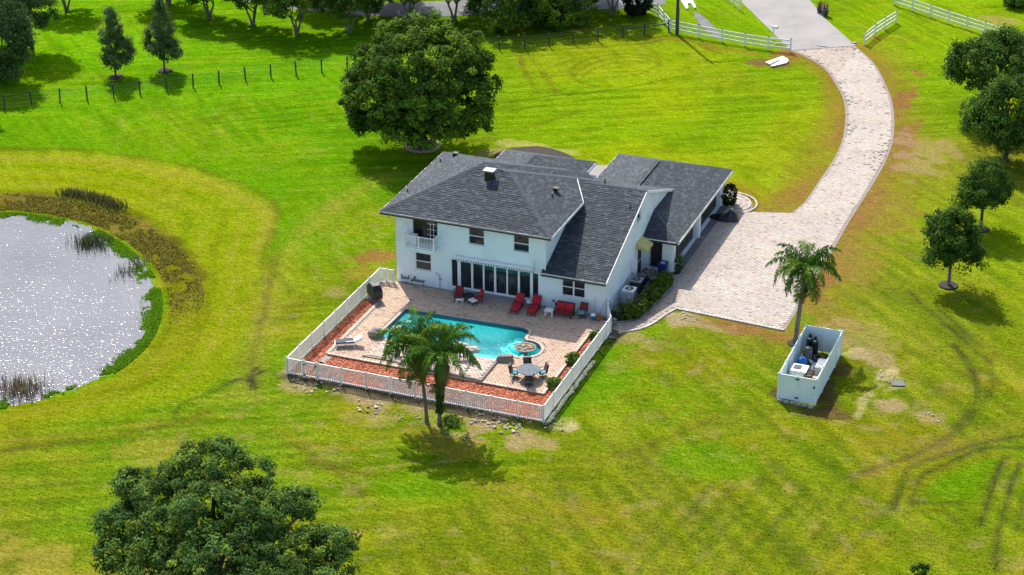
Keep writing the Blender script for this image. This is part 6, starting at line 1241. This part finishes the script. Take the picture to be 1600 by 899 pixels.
# covered thing on the drive
p = at(1131, 343); t_ = thing('covered_motorbike', 'low vehicle shapes under crumpled black covers on the drive by the garage', 'covered vehicle', p, .1); b = MB(); rg = np.random.default_rng(4); n_ = 22; g_ = np.linspace(-1, 1, n_)
XX, YY = np.meshgrid(g_, g_); prof = .62*np.exp(-((XX-.55)/.3)**4-(YY/.62)**4)+.42*np.exp(-((XX+.0)/.4)**4-((YY+.1)/.7)**4)+.3*np.exp(-((XX+.62)/.3)**2-((YY-.1)/.55)**2); H_ = np.clip(prof*1.4-.08+.13*(fbm(XX*3+9, YY*3, .5, 5, 3)-.5), -.03, 2)
V_ = np.c_[(XX*1.35).ravel(), (YY*.75).ravel(), H_.ravel()]; I_ = np.arange(n_*n_).reshape(n_, n_); F_ = np.stack([I_[:-1, :-1], I_[:-1, 1:], I_[1:, 1:], I_[1:, :-1]], -1).reshape(-1, 4); link('cover', npmesh('cover', V_, F_, M['tarp']), t_); obj('body', B1((0, 0, .12), (1.3, .4, .2)), M['black'], t_, False)

# ------------------------------------------------------------------ pool equipment enclosure
EX, EY, EW, EL, EH = 13.5, 8.64, 2.54, 7.56, 1.83
enc = thing('screen_enclosure', 'pale aqua vinyl panel enclosure around the pool equipment', 'enclosure', (EX, EY, 0))
def panel(x0, y0, x1, y1):
    b = MB(); b.bar((x0, y0, .1+EH/2), (x1, y1, .1+EH/2), .04, EH-.1); q = obj('panel', b, M['palepanel'], enc, False); [obj('rail', (lambda b: b.bar((x0, y0, z_), (x1, y1, z_), .055, .11))(MB()), M['palepanel'], q, False) for z_ in (EH+.04, .14)]
def epost(x_, y_):
    b = MB(); b.box((x_, y_, .97), (.13, .13, 1.94)); b.add([(x_-.09, y_-.09, 1.94), (x_+.09, y_-.09, 1.94), (x_+.09, y_+.09, 1.94), (x_-.09, y_+.09, 1.94), (x_, y_, 2.05)], [(3, 2, 1, 0), (0, 1, 4), (1, 2, 4), (2, 3, 4), (3, 0, 4)]); obj('post', b, M['palepanel'], enc, False)
for yy in (0, EL): panel(0, yy, EW/2, yy); panel(EW/2, yy, EW, yy)
for xx in (0, EW):
    for k in range(4): panel(xx, EL*k/4, xx, EL*(k+1)/4)
    for k in range(5): epost(xx, EL*k/4)
for yy in (0, EL): epost(EW/2, yy)
for z_ in (.35, 1.75): b = MB(); b.box((EW/2, -.09, z_), (.22, .06, .09)); obj('hinge', b, M['black'], enc, False)
b = MB(); b.box((EW-.12, -.09, 1.35), (.1, .06, .14)); obj('latch', b, M['black'], enc, False)
fb = thing('block_footing', 'line of pale blocks along the near foot of the enclosure', 'blocks', (EX, EY-.25, 0))
for k in range(6): obj('block', B1((.25+k*.42, -.06*(k % 2)-.02*k, .07), (.36, .22, .14), rz=.03*k), M['stone'], fb, False)
def eq(name, label, cat, x_, y_, parts, rz=0, group=None): return simple(name, label, cat, (EX+x_, EY+y_, .05), rz, parts, group)
def cyl(r_, z0, z1, n=16, dome=0):
    b = MB(); pr = [(r_, z0), (r_, z1)]
    if dome: pr += [(r_*math.cos(a), z1+dome*math.sin(a)) for a in (.5, .9, 1.25)]
    b.lathe(pr, n=n); return b
for i, (x_, y_, lab) in enumerate([(.5, 6.75, 'black water softener tank with tall valve head, left one in the enclosure'), (.92, 6.5, 'black water softener tank with tall valve head, right one in the enclosure')]):
    eq('softener_tank', lab, 'tank', x_, y_, [('tank', cyl(.24, 0, 1.2, 16, .15), 'black'), ('valve_head', B1((0, 0, 1.52), (.2, .24, .34)), 'black'), ('gauge', B1((.0, -.13, 1.36), (.16, .03, .12)), 'white')], 0, 'water softener tanks')
eq('filter_tank', 'grey cylindrical filter tank in front of the softener tanks', 'tank', .72, 5.5, [('tank', cyl(.26, 0, 1.15, 18), 'grey'), ('lid', cyl(.27, 1.15, 1.2, 18, .06), 'darkgrey')])
t_ = eq('pressure_tank', 'bright blue domed pressure tank inside the enclosure', 'tank', .6, 4.1, [('tank', cyl(.36, .1, .85, 18, .34), 'brightblue'), ('foot', cyl(.26, 0, .1), 'darkgrey')])
eq('barrel', 'dark grey open barrel inside the enclosure', 'barrel', 1.5, 5.1, [('body', (lambda b: (b.lathe([(.3, 0), (.34, .45), (.33, .88), (.28, .88), (.27, .5)], n=18, cap=False), b)[1])(MB()), 'darkgrey'), ('contents', cyl(.27, .4, .55), 'black')])
t_ = eq('pool_heater', 'white box heater with a dark grille on top inside the enclosure', 'heater', .85, 2.3, [('cabinet', B1((0, 0, .66), (1.05, 1.0, 1.2)), 'white'), ('top_grille', B1((-.15, .05, 1.32), (.5, .55, .05)), 'darkgrey'), ('top_panel', B1((0, 0, 1.28), (1.12, 1.06, .05)), 'white')])
eq('steel_panel', 'dark brown louvred panel box beside the white heater', 'equipment box', 1.55, 2.2, [('box', B1((0, 0, .58), (.5, 1.1, 1.16)), 'brown')]+[('slat', B1((0, -.36+k*.12, 1.18), (.46, .06, .03)), 'bronze') for k in range(7)])
eq('storage_tote', 'white lidded tote along the right wall of the enclosure', 'tote', 2.05, 3.7, [('body', B1((0, 0, .55), (.62, 1.3, 1.1)), 'white'), ('lid', B1((0, 0, 1.13), (.68, 1.36, .06)), 'white')])
eq('pump', 'beige pool pump unit near the right front corner of the enclosure', 'pump', 2.1, 1.5, [('housing', B1((0, 0, .4), (.55, 1.0, .8)), 'tan'), ('motor', (lambda b: (b.tube([(0, -.4, .95), (0, .4, .95)], .18, 12), b)[1])(MB()), 'darkgrey'), ('cap', B1((0, .1, 1.15), (.36, .3, .06)), 'tan')])
eq('hose_pile', 'grey blue pipework and hoses in the near left corner of the enclosure', 'pipes', .55, .8, [('pipe', (lambda b: ([b.tube([(-.3+.12*k, -.4, .2+.06*k), (-.2+.12*k, .4, .25+.05*k), (.3, .6, .3+.05*k)], .05, 6) for k in range(5)], b)[1])(MB()), 'grey'), ('valve', B1((.2, 0, .45), (.5, .4, .3)), 'darkgrey')])
for k in range(3):
    b = MB(); b.tube([(EX+1.2+.1*k, EY+1.2, .4+.1*k), (EX+1.2+.1*k, EY+4.8, .4+.1*k), (EX+.8, EY+5.3, .5)], .04, 6); tag(obj('pvc_pipe', b, M['white']), ['lowest', 'middle', 'topmost'][k]+' of three white pipes running along the enclosure floor', 'pipe', 'pool pipes')
# dark utility cover in the sandy patch
p = at(1403, 600); b = MB(); b.box((p[0], p[1], .03), (.9, .7, .06), rz=.3); tag(obj('ground_cover', b, M['asphalt']), 'flat grey cover plate lying in the sandy patch', 'cover plate')
# edging stones and rubble along the fences
se = thing('edging_stones', 'row of pale stones along the outer foot of the side fence', 'stone edging', (.32, .15, 0)); rg = random.Random(12)
sm2 = []
for s in range(5): b = MB(); b.blob((0, 0, .1), (.24, .16, .14), 7, 5, .16, s+20, col=(1.15, 1.12, 1.0)); sm2.append(b.mesh('stone', M['stone']))
for k in range(24): o = link('stone', sm2[k % 5], se); o.location = (rg.uniform(-.04, .04), k*.38, 0); o.rotation_euler = (0, 0, 1.2+rg.uniform(-.4, .4))
rub = np.random.default_rng(31); V_, F_, C_, off_ = [], [], [], 0
for (u0, v0, u1, v1, n_, s0, s1) in [(735, 655, 815, 672, 90, .05, .14), (740, 648, 830, 658, 50, .04, .11), (470, 605, 530, 612, 18, .06, .16), (530, 612, 640, 636, 34, .03, .1), (560, 636, 600, 640, 30, .05, .16), (850, 660, 880, 668, 20, .05, .12), (600, 648, 640, 652, 20, .04, .1), (1370, 580, 1400, 600, 20, .04, .09), (1352, 612, 1368, 645, 14, .03, .07), (1060, 492, 1100, 502, 30, .04, .1), (640, 655, 740, 690, 40, .04, .1), (1440, 646, 1470, 652, 14, .05, .1), (455, 596, 480, 604, 14, .05, .14)]:
    for _ in range(n_):
        t = rub.random(); p = at(u0+(u1-u0)*t, v0+(v1-v0)*t+rub.normal(0, 5)); s = s0+(s1-s0)*rub.random()**2; b = MB(); b.blob((p[0], p[1], s*.35), (s, s*rub.uniform(.6, 1), s*.42), 6, 4, .22, int(rub.integers(1e6))); V_.extend(b.v); F_.extend([tuple(i+off_ for i in f) for f in b.f]); v_ = rub.uniform(.55, 1.3); C_.extend([(v_, v_*.93, v_*.82)]*len(b.f)); off_ += len(b.v)
b = MB(); b.v, b.f, b.m, b.c = V_, F_, [0]*len(F_), C_; o = obj('rubble', b, M['stone']); tag(o, 'scattered pale stones and rubble outside the picket fence and in bare patches', kind='stuff')
